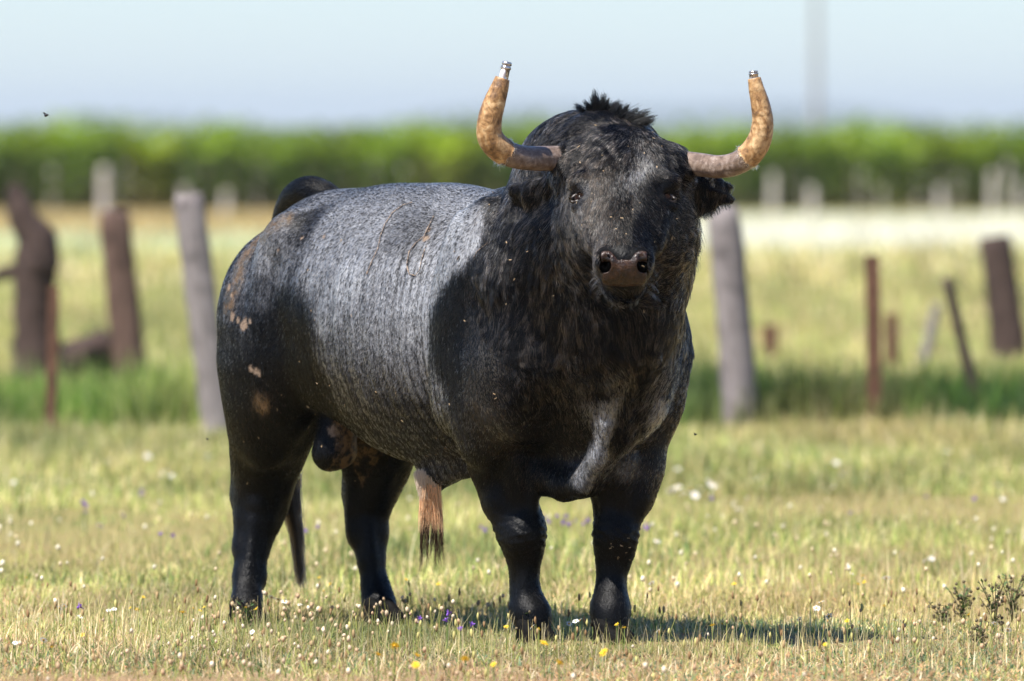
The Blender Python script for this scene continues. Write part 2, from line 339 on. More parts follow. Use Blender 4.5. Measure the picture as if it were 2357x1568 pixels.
# ---------------------------------------------------------------- posts and stakes
def wood(name,a,b,dark):
    n=N(name); o=n.obj(); g=n.noise(n.mapping(o,(30,30,2.2)),3,6,.7,.6); k=n.noise(o,7,5,.6); f=n.noise(n.mapping(o,(60,60,5)),5,4)
    c=n.ramp(g,[(.3,a),(.7,b)]); c=n.mix(n.ramp(k,[(.5,0.),(.75,.8)]),c,dark); n.pbr(c,.85,.2,n.bump(n.math('ADD',g,f),.7,.02)); return n.m
W_GREY=wood('weathered grey wood',C(118,110,110),C(166,156,154),C(72,66,66)); W_PALE=wood('bleached wood',C(176,166,156),C(214,206,196),C(130,120,110)); W_BRN=wood('brown wood',C(76,60,52),C(124,100,90),C(34,26,24)); W_DARK=wood('dark old wood',C(58,46,42),C(96,80,74),C(28,22,20))
def rustm():
    n=N('rusty iron'); k=n.noise(n.obj(),26,6,.7); n.pbr(n.ramp(k,[(.3,C(58,40,32)),(.55,C(94,66,52)),(.75,C(120,90,72))]),.9,.3,n.bump(k,.5,.004)); return n.m
RUST=rustm()
def tube(path,rads,na=14,rough=.0,seed=0,cap=True):
    P=[Vector(p) for p in path]; V=[];Fq=[]
    up=Vector((0,1,0))
    for i,p in enumerate(P):
        t=(P[min(i+1,len(P)-1)]-P[max(i-1,0)]).normalized(); a=t.cross(up).normalized(); b=t.cross(a)
        for j in range(na):
            th=2*math.pi*j/na; q=p+(a*math.cos(th)+b*math.sin(th))*rads[i]; V.append(q[:])
    V=np.array(V)
    if rough: 
        c=np.repeat(np.array([p[:] for p in P]),na,0); ang=np.tile(np.arange(na)/na*6.283,len(P)); zz=np.repeat(np.arange(len(P)),na)
        V=c+(V-c)*(1+rough*(np.sin(ang*3+seed+zz*.13)*.5+np.sin(ang*5+seed*2-zz*.3)*.35+rng.normal(0,.25,len(V))))[:,None]
    for i in range(len(P)-1):
        for j in range(na): k=(j+1)%na; Fq.append((i*na+j,i*na+k,(i+1)*na+k,(i+1)*na+j))
    if cap:
        for base,rv in ((0,False),((len(P)-1)*na,True)):
            c=len(V); V=np.vstack([V,[V[base:base+na].mean(0)+(0,0,.0)]])
            for j in range(0,na): 
                k=(j+1)%na; Fq.append((base+j,c,c,base+k)) if False else Fq.append((base+j,base+k,c,c))
    return V,Fq
def mesh_py(name,V,Fq,mat,smooth=True):
    me=bpy.data.meshes.new(name); me.from_pydata([tuple(map(float,v)) for v in V],[],[tuple(dict.fromkeys(map(int,f))) for f in Fq]); me.update()
    me.polygons.foreach_set('use_smooth',[smooth]*len(me.polygons)); me.materials.append(mat); return me
def lerp(a,b,t): return a+(b-a)*t
LMT=[(40,345,'the gnarled stump'),(268,500,'the brown post'),(432,450,'the leaning grey post'),(650,480,'the bull rump'),(1130,380,'the left horn'),(1755,380,'the right horn'),(1878,330,'the utility pole'),(2008,590,'the tall rusty stake'),(2178,640,'the crooked stick'),(2292,548,'the thick dark post')]
LMG=[(566,1430,'the left hind hoof'),(880,1430,'the right hind hoof'),(1229,1470,'the left front hoof'),(1406,1475,'the right front hoof'),(690,1340,'the tail tip'),(985,1310,'the pale belly tuft'),(2290,1450,'the dark weed'),(1708,960,'the thick grey post'),(503,1000,'the leaning grey post'),(2008,965,'the tall rusty stake'),(1202,1235,'the left knee'),(1413,1235,'the right knee'),(540,1140,'the left hock'),(60,1500,'the lower left corner'),(2300,1560,'the lower right corner'),(114,1010,'the slender rusty stake'),(30,1250,'the left edge of the picture'),(2330,1200,'the right edge of the picture')]
USED={}
def where(x,y,LM):
    best=sorted(LM,key=lambda l:math.dist((x,y),l[:2])); out=''
    for l in best[:5]:
        dx,dy=x-l[0],y-l[1]; d=math.hypot(dx,dy); h='left' if dx<0 else 'right'; v='above' if dy<0 else 'below'
        rel=(h+' of' if abs(dy)<abs(dx)*.45 else v if abs(dx)<abs(dy)*.45 else v+' and '+h+' of'); dist_='close' if d<55 else 'a little way' if d<130 else 'well' if d<260 else 'far'
        out=dist_+' '+rel+' '+l[2]
        if out not in USED: break
    USED[out]=1; return out
def post(name,top,bot,Y,wpx,mat,label,cat='fence post',group=None,rough=.12,taper=.9,na=14,sunk=.06):
    s=S0*CAMD/(CAMD+Y); t=at(top[0],top[1],Y); b=at(bot[0],329.7,Y); b[2]=0; r=wpx/2/s
    loc=b.copy(); n=14; d=(t-b)
    path=[tuple(d*k/n-(np.array([0,0,sunk]) if k==0 else 0)) for k in range(n+1)]
    rad=[r*lerp(1,taper,k/n)*(.86 if k==n else 1) for k in range(n+1)]
    V_,F_=tube(path,rad,na,rough,seed=len(bpy.data.objects))
    o=link(name,mesh_py(name,V_,F_,mat),loc=loc); return tag(o,label,cat,group)
FP='weathered posts along the field edge'
post('fence_post',(1662,474),(1708,960),19.0,84,W_GREY,'thick grey wooden post leaning left just right of the bull',group=FP)
post('fence_post',(432,445),(503,1000),17.6,76,W_GREY,'tall pale grey wooden post leaning left beside the bull rump',group=FP)
post('fence_post',(266,484),(300,885),26.8,78,W_BRN,'brown wooden post between the gnarled stump and the grey post',group=FP)
post('fence_post',(2292,544),(2328,835),32,84,W_DARK,'thick dark brown post near the right edge of the picture',group=FP)
post('fence_post',(2178,640),(2262,960),20,26,W_DARK,'thin dark crooked stick post leaning strongly left',group=FP)
post('fence_post',(2158,700),(2124,850),31,24,W_GREY,'thin faint greenish stick leaning right behind the crooked stick',group=FP)
def iron(top,bot,Y,wpx,label):
    s=S0*CAMD/(CAMD+Y); t=at(top[0],top[1],Y); b=at(bot[0],329.7,Y); b[2]=0; w_=wpx/s/2*1.0; th=.006; d=t-b
    sec=[(-w_,-th),(w_,-th),(w_,w_),(w_-th,w_),(w_-th,0),(-w_,0)]
    V=[];
    for q in (np.array([0,0,-.1]),d*.5+np.array([.002,0,0]),d): V+=[(q[0]+x,q[1]+y,q[2]) for x,y in sec]
    Fq=[(i*6+j,i*6+(j+1)%6,(i+1)*6+(j+1)%6,(i+1)*6+j) for i in range(2) for j in range(6)]+[(5,4,3,2,1,0),(12,13,14,15,16,17)]
    me=bpy.data.meshes.new('iron_stake'); me.from_pydata(V,[],Fq); me.update(); me.materials.append(RUST)
    tag(link('iron_stake',me,loc=b),label,'stake','rusty iron stakes in the grass')
iron((2008,588),(2012,965),19,34,'tall rusty iron stake standing upright right of the thick grey post')
iron((124,660),(114,1010),17.3,25,'slender rusty iron stake in front of the gnarled stump')
iron((2052,722),(2052,850),30,30,'short rusty iron stub just right of the tall rusty stake')
iron((1772,748),(1772,840),33,34,'faint short rusty stub between the grey post and the tall stake')
def stump():
    Y=27; g=lambda x,y:tuple(at(x,y,Y))
    root=link('tree_stump',None,loc=(at(80,330,Y)[0],Y,0)); tag(root,'gnarled dark dead tree trunk at the far left with a broken side branch','tree stump')
    org=np.array(root.location)
    def pc(name,pts,seed):
        path=[];rad=[]
        for (a,ra),(b,rb) in zip(pts[:-1],pts[1:]):
            for k in range(5): t=k/5; path.append(tuple(np.array(at(lerp(a[0],b[0],t),lerp(a[1],b[1],t),Y))-org)); rad.append(lerp(ra,rb,t)/2/406)
        path.append(tuple(np.array(at(*pts[-1][0],Y))-org)); rad.append(pts[-1][1]/2/406)
        V_,F_=tube(path,rad,12,.16,seed); return link(name,mesh_py(name,V_,F_,W_DARK),root)
    pc('trunk',[((84,915),150),((80,840),108),((76,760),96),((74,680),92),((84,600),104),((86,555),88),((58,510),70),((42,460),56),((32,425),26)],3); pc('trunk',[((118,900),60),((128,820),40),((112,740),34),((100,660),34)],8)
    pc('branch',[((74,615),44),((40,622),34),((0,632),30),((-40,650),22)],5)
    pc('branch',[((98,560),44),((112,545),28),((118,536),14)],6)
stump()
def log():
    Y=27.6; org=at(195,330,Y); org[2]=0
    pts=[((110,925),80),((145,850),105),((185,835),115),((225,810),100),((268,778),74)]; path=[];rad=[]
    for (a,ra),(b,rb) in zip(pts[:-1],pts[1:]):
        for k in range(5): t=k/5; path.append(tuple(np.array(at(lerp(a[0],b[0],t),lerp(a[1],b[1],t),Y))-org)); rad.append(lerp(ra,rb,t)/2/400)
    V_,F_=tube(path,rad,12,.2,9)
    root=link('fallen_branch',None,loc=tuple(org)); tag(root,'dark fallen branch lying between the gnarled stump and the brown post','branch')
    link('limb',mesh_py('limb',V_,F_,W_DARK),root)
    for a,b in (((185,820),(140,905)),((215,810),(200,905)),((165,825),(172,900))):
        path=[tuple(np.array(at(lerp(a[0],b[0],k/5),lerp(a[1],b[1],k/5),Y+.05))-org) for k in range(6)]
        V_,F_=tube(path,[.05,.045,.04,.035,.03,.02],8,.2,4); link('twig',mesh_py('twig',V_,F_,W_DARK),root)
log()
VS='pale wooden stakes along the vineyard edge'
vs=[(40,345,16,166),(185,340,14,166),(240,385,20,130),(345,350,14,166),(425,430,14,150),(505,360,15,166),(522,440,14,150),(655,370,14,166),(795,360,14,166),(985,345,13,166),(1075,390,13,166),(1760,350,15,166),(1780,400,15,150),(1868,430,16,150),(1915,400,14,166),(2072,385,14,166),(2165,430,15,150),(2250,360,14,166),(2285,395,15,150),(2345,420,13,150),(120,372,11,162),(290,380,11,162),(590,372,11,162),(722,380,10,162),(860,372,12,162),(930,385,10,162),(1030,372,11,162),(1845,385,10,162),(1985,385,11,162),(2030,420,11,162),(2115,392,11,162),(2205,400,11,162),(2318,372,11,162)]
vlab=['palest stake at the vineyard edge, behind the gnarled stump']
for i,(x,y,w_,Y) in enumerate(vs):
    post('vineyard_stake',(x,y),(x+random.uniform(-4,4),500),Y,w_*1.3,W_PALE,
      'large pale stake nearer than the others, above the brown post' if i==2 else 'pale stake, '+where(x,y,LMT),'stake',VS,rough=.05,na=8,taper=.8)
# utility pole
def pole():
    Y=300; root=link('utility_pole',None,loc=(at(1878,330,Y)[0],Y,0)); tag(root,'tall thin grey pole fading into the pale sky behind the vineyard','pole')
    n=N('pole concrete'); k=n.noise(n.obj(),3); n.pbr(n.ramp(k,[(.3,(.22,.22,.22)),(.7,(.34,.33,.32))]),.8,.2)
    V_,F_=tube([(0,0,z) for z in np.linspace(-.3,9,12)],np.linspace(.17,.09,12),10); link('mast',mesh_py('mast',V_,F_,n.m),root)
    V_,F_=tube([(x,0,8.4) for x in (-1,-.5,0,.5,1)],[.05]*5,6); link('crossarm',mesh_py('crossarm',V_,F_,n.m),root)
pole()
def spline(pts,n):
    P=[np.append(p,r) for p,r in pts]; P=[2*P[0]-P[1]]+P+[2*P[-1]-P[-2]]; o=[]
    for i in range(1,len(P)-2):
        for j in range(n):
            t=j/n; a,b,c,d=P[i-1:i+3]
            o.append(.5*(2*b+(c-a)*t+(2*a-5*b+4*c-d)*t*t+(3*b-a-3*c+d)*t**3))
    o.append(P[-2]); return [(q[:3],q[3]) for q in o]
def bull_field(h=.009,hf=.0045):
    F=Field(axis(-1.05,.80,.08,.60,h,hf),axis(-.92,1.55,-.88,-.42,h,hf),axis(.02,1.52,.95,1.45,h,hf))
    def T(u,v,z,r,k=.08,pitch=0,yaw=0,roll=0,op='add'):
        a=math.radians(pitch); b=math.radians(yaw); c=math.radians(roll)
        hu=HU*math.cos(b)+HV*math.sin(b); hv=HV*math.cos(b)-HU*math.sin(b)
        e1=hu*math.cos(a)+np.array([0,0,math.sin(a)]); e3=np.array([0,0,math.cos(a)])-hu*math.sin(a)
        e2=hv*math.cos(c)+e3*math.sin(c); e3=e3*math.cos(c)-hv*math.sin(c)
        F.ell(L(u,v,z),r,np.array([e1,e2,e3]),k,op)
    # trunk
    T(-.60,0,.855,(.60,.315,.393),.1)
    T(-.98,0,.92,(.38,.265,.28),.1)
    T(-.90,0,1.09,(.50,.18,.145),.1)
    T(-1.20,0,.985,(.25,.215,.22),.1)
    T(-.08,0,.86,(.36,.285,.36),.1)
    T(-.14,0,1.06,(.34,.17,.20),.1)
    # hindquarters
    for s in (-1,1):
        T(-1.325,.145*s,.81,(.170,.145,.29),.07,pitch=8)
        T(-1.22,.165*s,.77,(.12,.12,.23),.07)
        T(-1.16,.19*s,1.10,(.06,.05,.055),.08)
        T(-1.345,.165*s,.63,(.10,.085,.19),.08,pitch=8)
        T(-1.04,.15*s,.74,(.13,.08,.10),.09,pitch=-30)              # flank fold
        T(-.13,.235*s,.93,(.135,.09,.30),.04,pitch=-14)   # shoulder blade
        T(.045,.215*s,.76,(.14,.105,.19),.06)              # point of shoulder
        T(-.10,.215*s,.68,(.12,.095,.20),.09,pitch=-10)              # triceps
    for s in (-1,1):
        T(-1.19,.205*s,.90,(.05,.05,.20),.05,pitch=12)          # quadriceps edge
        T(-1.42,.13*s,.80,(.07,.07,.20),.05,pitch=6)
        T(-.20,.255*s,1.02,(.035,.045,.17),.035,pitch=-14)       # spine of the blade
        T(-.215,.235*s,.76,(.06,.06,.19),.06,pitch=-14)          # long head of triceps
        T(.10,.20*s,.86,(.06,.07,.16),.04,pitch=20)
    # neck and crest
    F.cone(L(.0,0,1.0),L(.36,-.08,1.14),.27,.20,.1)
    F.ell(at(1330,430,-.14),(.185,.20,.20),None,.06)
    F.ell(at(1395,365,-.28),(.15,.14,.12),None,.06)
    T(.27,-.045,.98,(.20,.178,.28),.08)
    T(.15,0,.78,(.19,.21,.26),.07)
    F.cone(at(1532,500,-.30),at(1480,690,-.22),.068,.08,.06)      # right side of the neck
    F.cone(at(1243,485,-.20),at(1208,640,-.20),.095,.12,.03); F.cone(at(1200,640,-.20),at(1235,790,-.22),.12,.10,.03)
    F.cone(at(1215,800,-.22),at(1225,930,-.20),.10,.085,.05); F.cone(at(1285,740,-.34),at(1375,920,-.33),.04,.03,.025)      # chest folds
    F.cone(at(1365,720,-.40),at(1402,930,-.35),.045,.03,.022)
    F.cone(at(1490,740,-.26),at(1465,930,-.24),.09,.075,.025)
    # throat / dewlap keel
    F.cone(L(.30,0,.92),L(.21,0,.72),.09,.055,.06,flat=(HV,.8))
    F.chain([(at(1404,840,-.30),.02),(at(1400,900,-.33),.030),(at(1393,980,-.325),.038),(at(1372,1050,-.29),.036),(at(1338,1112,-.23),.036),(at(1300,1118,-.15),.042),(at(1245,1090,-.06),.05)],.025,flat=((1,.25,0),.75))
    F.ell(L(.12,-.01,.66),(.17,.050,.17),np.array([HU,HV,[0,0,1]]),.045); F.ell(L(.03,-.01,.54),(.16,.055,.10),np.array([HU,HV,[0,0,1]]),.045)
    F.ell(at(1275,1010,-.40),(.065,.13,.12),None,.09,op='sub'); F.ell(at(1468,985,-.46),(.05,.12,.09),None,.09,op='sub')
    F.cone(L(.05,0,.47),L(-.22,0,.52),.06,.08,.07,flat=(HV,.9))
    # legs: (px,py,Y,width px)
    def leg(rows,k=.035):
        P_=[(at(a,b,Y),w/2/(S0*CAMD/(CAMD+Y))) for a,b,Y,w in rows]
        for (a,ra),(b,rb),rw in zip(P_[:-1],P_[1:],rows): F.cone(a,b,ra,rb,.085 if rw[1]<1075 else k)
    leg([(1160,960,.03,150),(1158,1075,.02,138),(1171,1150,0,114),(1195,1200,-.02,98),(1202,1232,-.035,103),(1207,1275,-.025,74),(1210,1325,-.02,54),(1214,1370,-.03,54),(1222,1412,-.05,74),(1228,1445,-.07,70)])
    leg([(1462,960,0,160),(1450,1075,-.02,148),(1432,1150,-.04,122),(1417,1200,-.06,94),(1413,1235,-.075,92),(1410,1280,-.07,70),(1406,1325,-.07,62),(1405,1370,-.08,66),(1406,1410,-.1,82),(1406,1445,-.12,78)])
    leg([(650,850,1.02,240),(624,990,1.07,160),(610,1070,1.13,122),(604,1125,1.15,116),(598,1165,1.15,106),(590,1205,1.13,86),(578,1260,1.11,68),(573,1330,1.08,64),(568,1385,1.02,66),(567,1430,.96,70)])
    F.cone(at(562,1020,1.18),at(559,1132,1.20),.022,.030,.05)
    leg([(890,990,1.04,190),(868,1080,1.1,134),(851,1140,1.13,118),(843,1185,1.14,90),(847,1230,1.12,80),(855,1290,1.09,56),(866,1350,1.07,54),(873,1395,1.05,66),(878,1418,1.02,68)])
    F.cone(at(820,1020,1.16),at(818,1135,1.18),.022,.030,.05)
    # muscle and bone relief of the legs
    for x,dy in ((1202,-.035),(1413,-.075)):
        sx=1 if x<1300 else -1
        F.cone(at(x-18*sx,1060,dy-.05),at(x-6*sx,1195,dy-.03),.040,.022,.02); F.cone(at(x+20*sx,1080,dy-.03),at(x+14*sx,1190,dy-.035),.030,.018,.015)
        F.ell(at(x-22,1218,dy-.018),(.022,.022,.022),None,.012); F.ell(at(x+22,1222,dy-.018),(.022,.022,.022),None,.012); F.ell(at(x,1246,dy-.034),(.028,.018,.016),None,.012); F.ell(at(x-2,1210,dy-.036),(.022,.016,.014),None,.012)
        F.cone(at(x+4,1268,dy-.018),at(x+8,1390,dy-.03),.016,.016,.012); F.ell(at(x-14,1402,dy-.01),(.016,.02,.02),None,.012); F.ell(at(x+26,1404,dy-.01),(.016,.02,.02),None,.012)
        F.ell(at(x-6,1420,dy+.05),(.012,.012,.015),None,.01); F.ell(at(x+22,1420,dy+.05),(.012,.012,.015),None,.01)
    for x0,c0,f0 in ((0,0,0),(249,-30,-8)):
        F.cone(at(632+x0,1010,1.02),at(628+x0,1120,1.08),.030,.020,.02); F.cone(at(580+x0,1000,1.06),at(578+x0,1120,1.13),.030,.020,.02)
        xk=(628,590) if x0==0 else (868,838); F.ell(at(xk[0],1150,1.10),(.022,.02,.03),None,.02); F.ell(at(xk[1],1160,1.08),(.022,.02,.026),None,.02)
        xa,xb=(582,574) if x0==0 else (845,868); F.cone(at(xa,1200,1.075),at(xb,1385,1.035),.016,.014,.02); F.cone(at(xa-8,1190,1.155),at(xb-8,1380,1.085),.018,.014,.02)
        F.ell(at(xb-12,1402,1.09),(.013,.013,.016),None,.01); F.ell(at(xb+10,1402,1.09),(.013,.013,.016),None,.01)
    # cannon tendons and knee bones
    F.ell(at(1208,1225,-.06),(.045,.045,.055),None,.03); F.ell(at(1410,1225,-.10),(.042,.045,.055),None,.03)
    F.cone(at(1203,1270,.01),at(1208,1395,-.005),.018,.020,.03); F.cone(at(1412,1270,-.04),at(1410,1395,-.055),.018,.020,.03)
    # scrotum, sheath
    F.cone(at(768,960,.80),at(764,1038,.80),.040,.054,.02); F.cone(at(790,965,.78),at(780,1035,.80),.040,.052,.018)
    F.cone(at(1010,1075,.40),at(990,1112,.40),.075,.035,.05); F.cone(at(1075,1070,.28),at(1000,1095,.38),.04,.03,.04)
    F.cone(at(990,1112,.40),at(984,1142,.40),.034,.020,.02)
    # tail root
    global TAILP
    tp=[(at(758,455,.97),.034),(at(708,446,1.05),.041),(at(672,472,1.13),.038),(at(657,545,1.205),.036),(at(648,700,1.24),.027),(at(648,900,1.25),.022),(at(660,1080,1.24),.018),(at(668,1150,1.23),.016)]
    TAILP=np.array([q[0] for q in spline(tp,3)]); F.chain(spline(tp,6),.014)
    head_field(F)
    return F
HP=np.array([.297,-.45,1.300]); HM=np.array([.297,-.735,1.040]); HA=(HM-HP)/np.linalg.norm(HM-HP)
HN=np.array([0,-abs(HA[2]),HA[1]]) ; HX=np.array([1.,0,0])
HN=np.cross(HX,HA); HN=HN if HN[1]<0 else -HN
def H(x,t,n): return HP+HX*x+HA*t+HN*n
def head_field(F):
    R=np.array([HX,HA,HN])
    def E(x,t,n,r,k=.04,op='add'): F.ell(H(x,t,n),r,R,k,op)
    E(0,-.025,-.04,(.166,.115,.115),.05)         # forehead mass
    E(0,.08,-.025,(.132,.14,.10),.05)
    E(0,.12,-.115,(.134,.15,.10),.035); E(0,.215,-.125,(.092,.13,.08),.035)          # jaws
    E(0,.20,.010,(.066,.18,.062),.025)            # nose bridge
    E(0,.30,-.036,(.078,.095,.072),.03)
    E(0,.355,-.02,(.078,.060,.062),.03)       # muzzle
    E(0,.35,-.09,(.055,.06,.045),.03)        # chin
    for s in (-1,1):
        E(.112*s,.090,.030,(.038,.030,.026),.02)     # brow
        E(.088*s,.19,-.025,(.030,.10,.045),.045); E(.105*s,.17,-.09,(.032,.075,.055),.04)       # cheek
        E(.138*s,-.015,-.025,(.052,.065,.06),.05)      # horn root
        E(.050*s,.375,.012,(.030,.032,.030),.02)      # nostril wing
        E(.127*s,.136,.02,(.020,.020,.024),.012,'sub') # eye socket
        E(.052*s,.405,.032,(.014,.024,.024),.007,'sub')  # nostril
        # lids
        F.cone(H(.108*s,.118,.030),H(.140*s,.112,.006),.009,.007,.012)
        F.cone(H(.106*s,.152,.028),H(.138*s,.155,.004),.008,.006,.012)
    E(0,.428,-.040,(.070,.016,.010),.01,'sub')      # mouth line
    F.cone(H(0,-.05,-.08),L(.25,-.05,1.10),.115,.16,.05)
    F.cone(H(0,.12,-.16),L(.22,-.03,.98),.075,.13,.04)
    # ears: root, blade, ragged tips (picture right)
    er=[(at(1585,438,-.38),.045),(at(1625,440,-.36),.046),(at(1652,438,-.35),.028)]
    F.chain(er,.025,flat=(np.array([.1,1,.2]),.45))
    F.cone(at(1650,428,-.35),at(1680,430,-.35),.016,.010,.01,flat=(np.array([.1,1,.2]),.5))
    F.cone(at(1650,452,-.35),at(1680,460,-.35),.014,.013,.01,flat=(np.array([.1,1,.2]),.6))
    F.cone(at(1600,475,-.37),at(1640,470,-.36),.022,.012,.02,flat=(np.array([.1,1,.2]),.5))
    el=[(at(1285,430,-.40),.04),(at(1235,445,-.34),.045),(at(1185,438,-.28),.024)]
    F.chain(el,.025,flat=(np.array([-.1,1,.2]),.45))
# ---------------------------------------------------------------- flowers, weeds, insects
def flat_mat(name,a,b,rough=.6,tr=.25):
    n=N(name); k=n.noise(n.obj(),180,3); c=n.ramp(k,[(.35,a),(.65,b)]); p=n.n('ShaderNodeBsdfPrincipled'); n.l(c,p,0); p.inputs['Roughness'].default_value=rough
    t=n.n('ShaderNodeBsdfTranslucent'); n.l(c,t,0); m=n.n('ShaderNodeMixShader'); m.inputs[0].default_value=tr; n.l(p,m,1); n.l(t,m,2); n.l(m,n.out); return n.m
M_YEL=flat_mat('yellow petals',(.80,.50,.01),(.85,.62,.02)); M_YC=flat_mat('yellow disc',(.72,.36,.01),(.75,.45,.02)); M_WHT=flat_mat('white petals',(.78,.78,.76),(.85,.85,.83)); M_PUR=flat_mat('purple petals',(.16,.06,.36),(.26,.11,.50)); M_STEM=flat_mat('green stems',C(104,124,60),C(130,146,80))
def flower_mesh(kind):
    V=[];Fq=[];
    rings={'yellow':[(12,.013,.12,.0034),(11,.009,.45,.003)],'white':[(13,.012,.05,.0036)],'small':[(6,.006,.25,.003)],'purple':[(5,.011,.75,.0045),(5,.008,1.1,.004)]}[kind]
    for np_,ln,el,w_ in rings:
        for i in range(np_):
            a=2*math.pi*i/np_+random.uniform(-.1,.1); e=el+random.uniform(-.12,.12); d=Vector((math.cos(a)*math.cos(e),math.sin(a)*math.cos(e),math.sin(e))); s=Vector((-math.sin(a),math.cos(a),0))*w_/2; k=len(V)
            V+=[(d*.002-s*.5)[:],(d*.002+s*.5)[:],(d*ln*.6+s+Vector((0,0,.0006)))[:],(d*ln+s*.6)[:],(d*ln-s*.6)[:],(d*ln*.6-s+Vector((0,0,.0006)))[:]]; Fq+=[(k,k+1,k+2,k+5),(k+5,k+2,k+3,k+4)]
    return V,Fq
def disc_mesh(r,h):
    V=[(0,0,h)];Fq=[]
    for j,(rr,z) in enumerate(((r*.6,h*.8),(r,h*.1),(r*.5,-h*.8))):
        for i in range(8): a=i*math.pi/4; V.append((rr*math.cos(a),rr*math.sin(a),z))
    for i in range(8):
        k=(i+1)%8; Fq+=[(0,1+i,1+k),(1+i,9+i,9+k,1+k),(9+i,17+i,17+k,9+k)]
    return V,Fq
FM={k:mesh_py('petals',*flower_mesh(k),m,False) for k,m in (('yellow',M_YEL),('white',M_WHT),('small',M_YEL),('purple',M_PUR))}
DM={'yellow':mesh_py('disc',*disc_mesh(.0045,.003),M_YC),'white':mesh_py('disc',*disc_mesh(.0042,.003),M_YC),'small':mesh_py('disc',*disc_mesh(.002,.002),M_YC),'purple':mesh_py('disc',*disc_mesh(.003,.004),M_PUR)}
V_,F_=tube([(0,0,-1.15),(.03,.01,-.6),(0,0,0)],[.05,.045,.04],6,cap=False); SM=mesh_py('stem',V_,F_,M_STEM)
def flower(kind,x,y,label,group,zh=None,scale=1.,Y=None):
    """x,y: bloom in the photograph; it stands on a stem of height zh on the ground"""
    zh=zh or random.uniform(.075,.10)
    if Y is None:
        Y=0
        for _ in range(8): Y=ROW(y+zh*S0*CAMD/(CAMD+Y))
    p=at(x,y,Y); name={'yellow':'yellow_flower','small':'yellow_flower','white':'white_daisy','purple':'purple_flower'}[kind]
    root=link(name,None,loc=(p[0],Y,0)); tag(root,label,'flower',group); tilt=(random.uniform(.35,1.0),random.uniform(-.35,.35),random.uniform(0,6))
    a=link('petals',FM[kind],root); b=link('disc',DM[kind],root); s=link('stem',SM,root)
    for o in (a,b): o.location=(0,0,p[2]); o.rotation_euler=tilt; o.scale=(scale,)*3
    s.location=(0,0,p[2]); s.scale=(.03,.03,p[2])
YG_='yellow flowers in the foreground grass'
for x,y,s_,lab in ((870,1507,1,'leftmost big yellow flower in the front row below the belly'),(908,1487,1,'yellow flower just above and right of the leftmost big one'),(960,1509,1.1,'largest yellow flower low in the grass below the sheath'),(957,1531,.9,'small yellow flower directly under the largest one'),(1070,1517,1,'yellow flower alone between the two pairs of legs'),(1136,1530,.7,'little yellow flower left of the left front hoof'),(1252,1481,1,'yellow flower right under the left front hoof'),(1287,1526,1.05,'yellow flower below and between the two front hooves'),(1390,1502,1.05,'yellow flower below the right front hoof'),(1360,1517,.6,'tiny yellow bud left of the flower under the right hoof'),(1900,1484,.6,'small orange yellow flower alone at the lower right'),(1165,1443,.6,'small yellow flower beside the left front fetlock')):
    flower('yellow',x,y,lab,YG_,scale=s_)
SMY='small yellow flowers scattered in the grass'
for x,y in [(565,1370),(567,1398),(590,1402),(700,1345),(745,1360),(760,1345),(735,1330),(1240,1448),(1365,1440),(1420,1438),(1437,1445),(1985,1325),(1990,1340),(1975,1345),(2035,1395),(1640,1440),(1662,1436),(1950,1430),(2230,1415),(1750,1290),(1690,1345),(1400,1310),(1410,1318),(300,1400),(315,1404),(420,1410),(330,1375),(120,1490),(190,1462),(1440,1400),(445,1400),(460,1406),(470,1398),(935,1335),(1010,1345),(1875,1400),(1530,1320),(830,1355),(60,1330),(80,1540)]:
    flower('small',x,y,'small yellow flower '+where(x,y,LMG),SMY,scale=random.uniform(.9,1.5),zh=random.uniform(.05,.085))
WD='white daisies in the grass'
for x,y,s_ in [(100,1473,1),(137,1400,.8),(148,1395,.8),(250,1405,.7),(263,1402,.7),(38,1425,.9),(185,1420,.8),(35,1480,.7),(625,1375,1),(640,1380,1),(655,1385,.9),(690,1392,.7),(1205,1445,.8),(1225,1443,.8),(1325,1430,.8),(1310,1436,.8),(1335,1428,.7),(2040,1330,1.1),(1908,1418,1),(1905,1430,.8),(1512,1246,1),(1500,1342,.9),(1442,1330,.8),(2130,1290,.9),(2145,1286,.9),(2080,1430,.8),(2320,1450,.9),(1840,1425,.8),(1858,1497,.7),(1880,1400,.9),(1515,1452,.7),(2290,1435,.8),(580,1455,.7),(1890,1385,.8),(1960,1320,.6)]:
    flower('white',x,y,'small white daisy '+where(x,y,LMG),WD,scale=s_,zh=random.uniform(.045,.08))
WB='white daisies blurred in the far grass'
for x,y in [(1545,1130),(1560,1122),(1575,1135),(1590,1128),(1600,1140),(1612,1124),(1628,1138),(1640,1118),(1633,1110)]:
    flower('white',x,y,'blurred white daisy in the dense cluster right of the front leg','daisy cluster right of the bull',scale=1.35,zh=.10)
for x,y in [(245,1065),(160,1108),(30,1110),(395,1095),(385,1085),(372,1090),(480,1050),(1815,1070),(1925,1065),(2095,1060),(2245,1080),(2300,1118),(1745,1100),(2310,1150),(1560,1080),(1800,1060),(230,1210),(505,1080),(735,1060),(1240,1290),(250,1060),(340,1050),(1940,1090),(2180,1040)]:
    flower('white',x,y,'blurred white daisy '+where(x,y,LMG),WB,scale=random.uniform(.8,1.25),zh=.09)
PF='purple flowers in the grass'
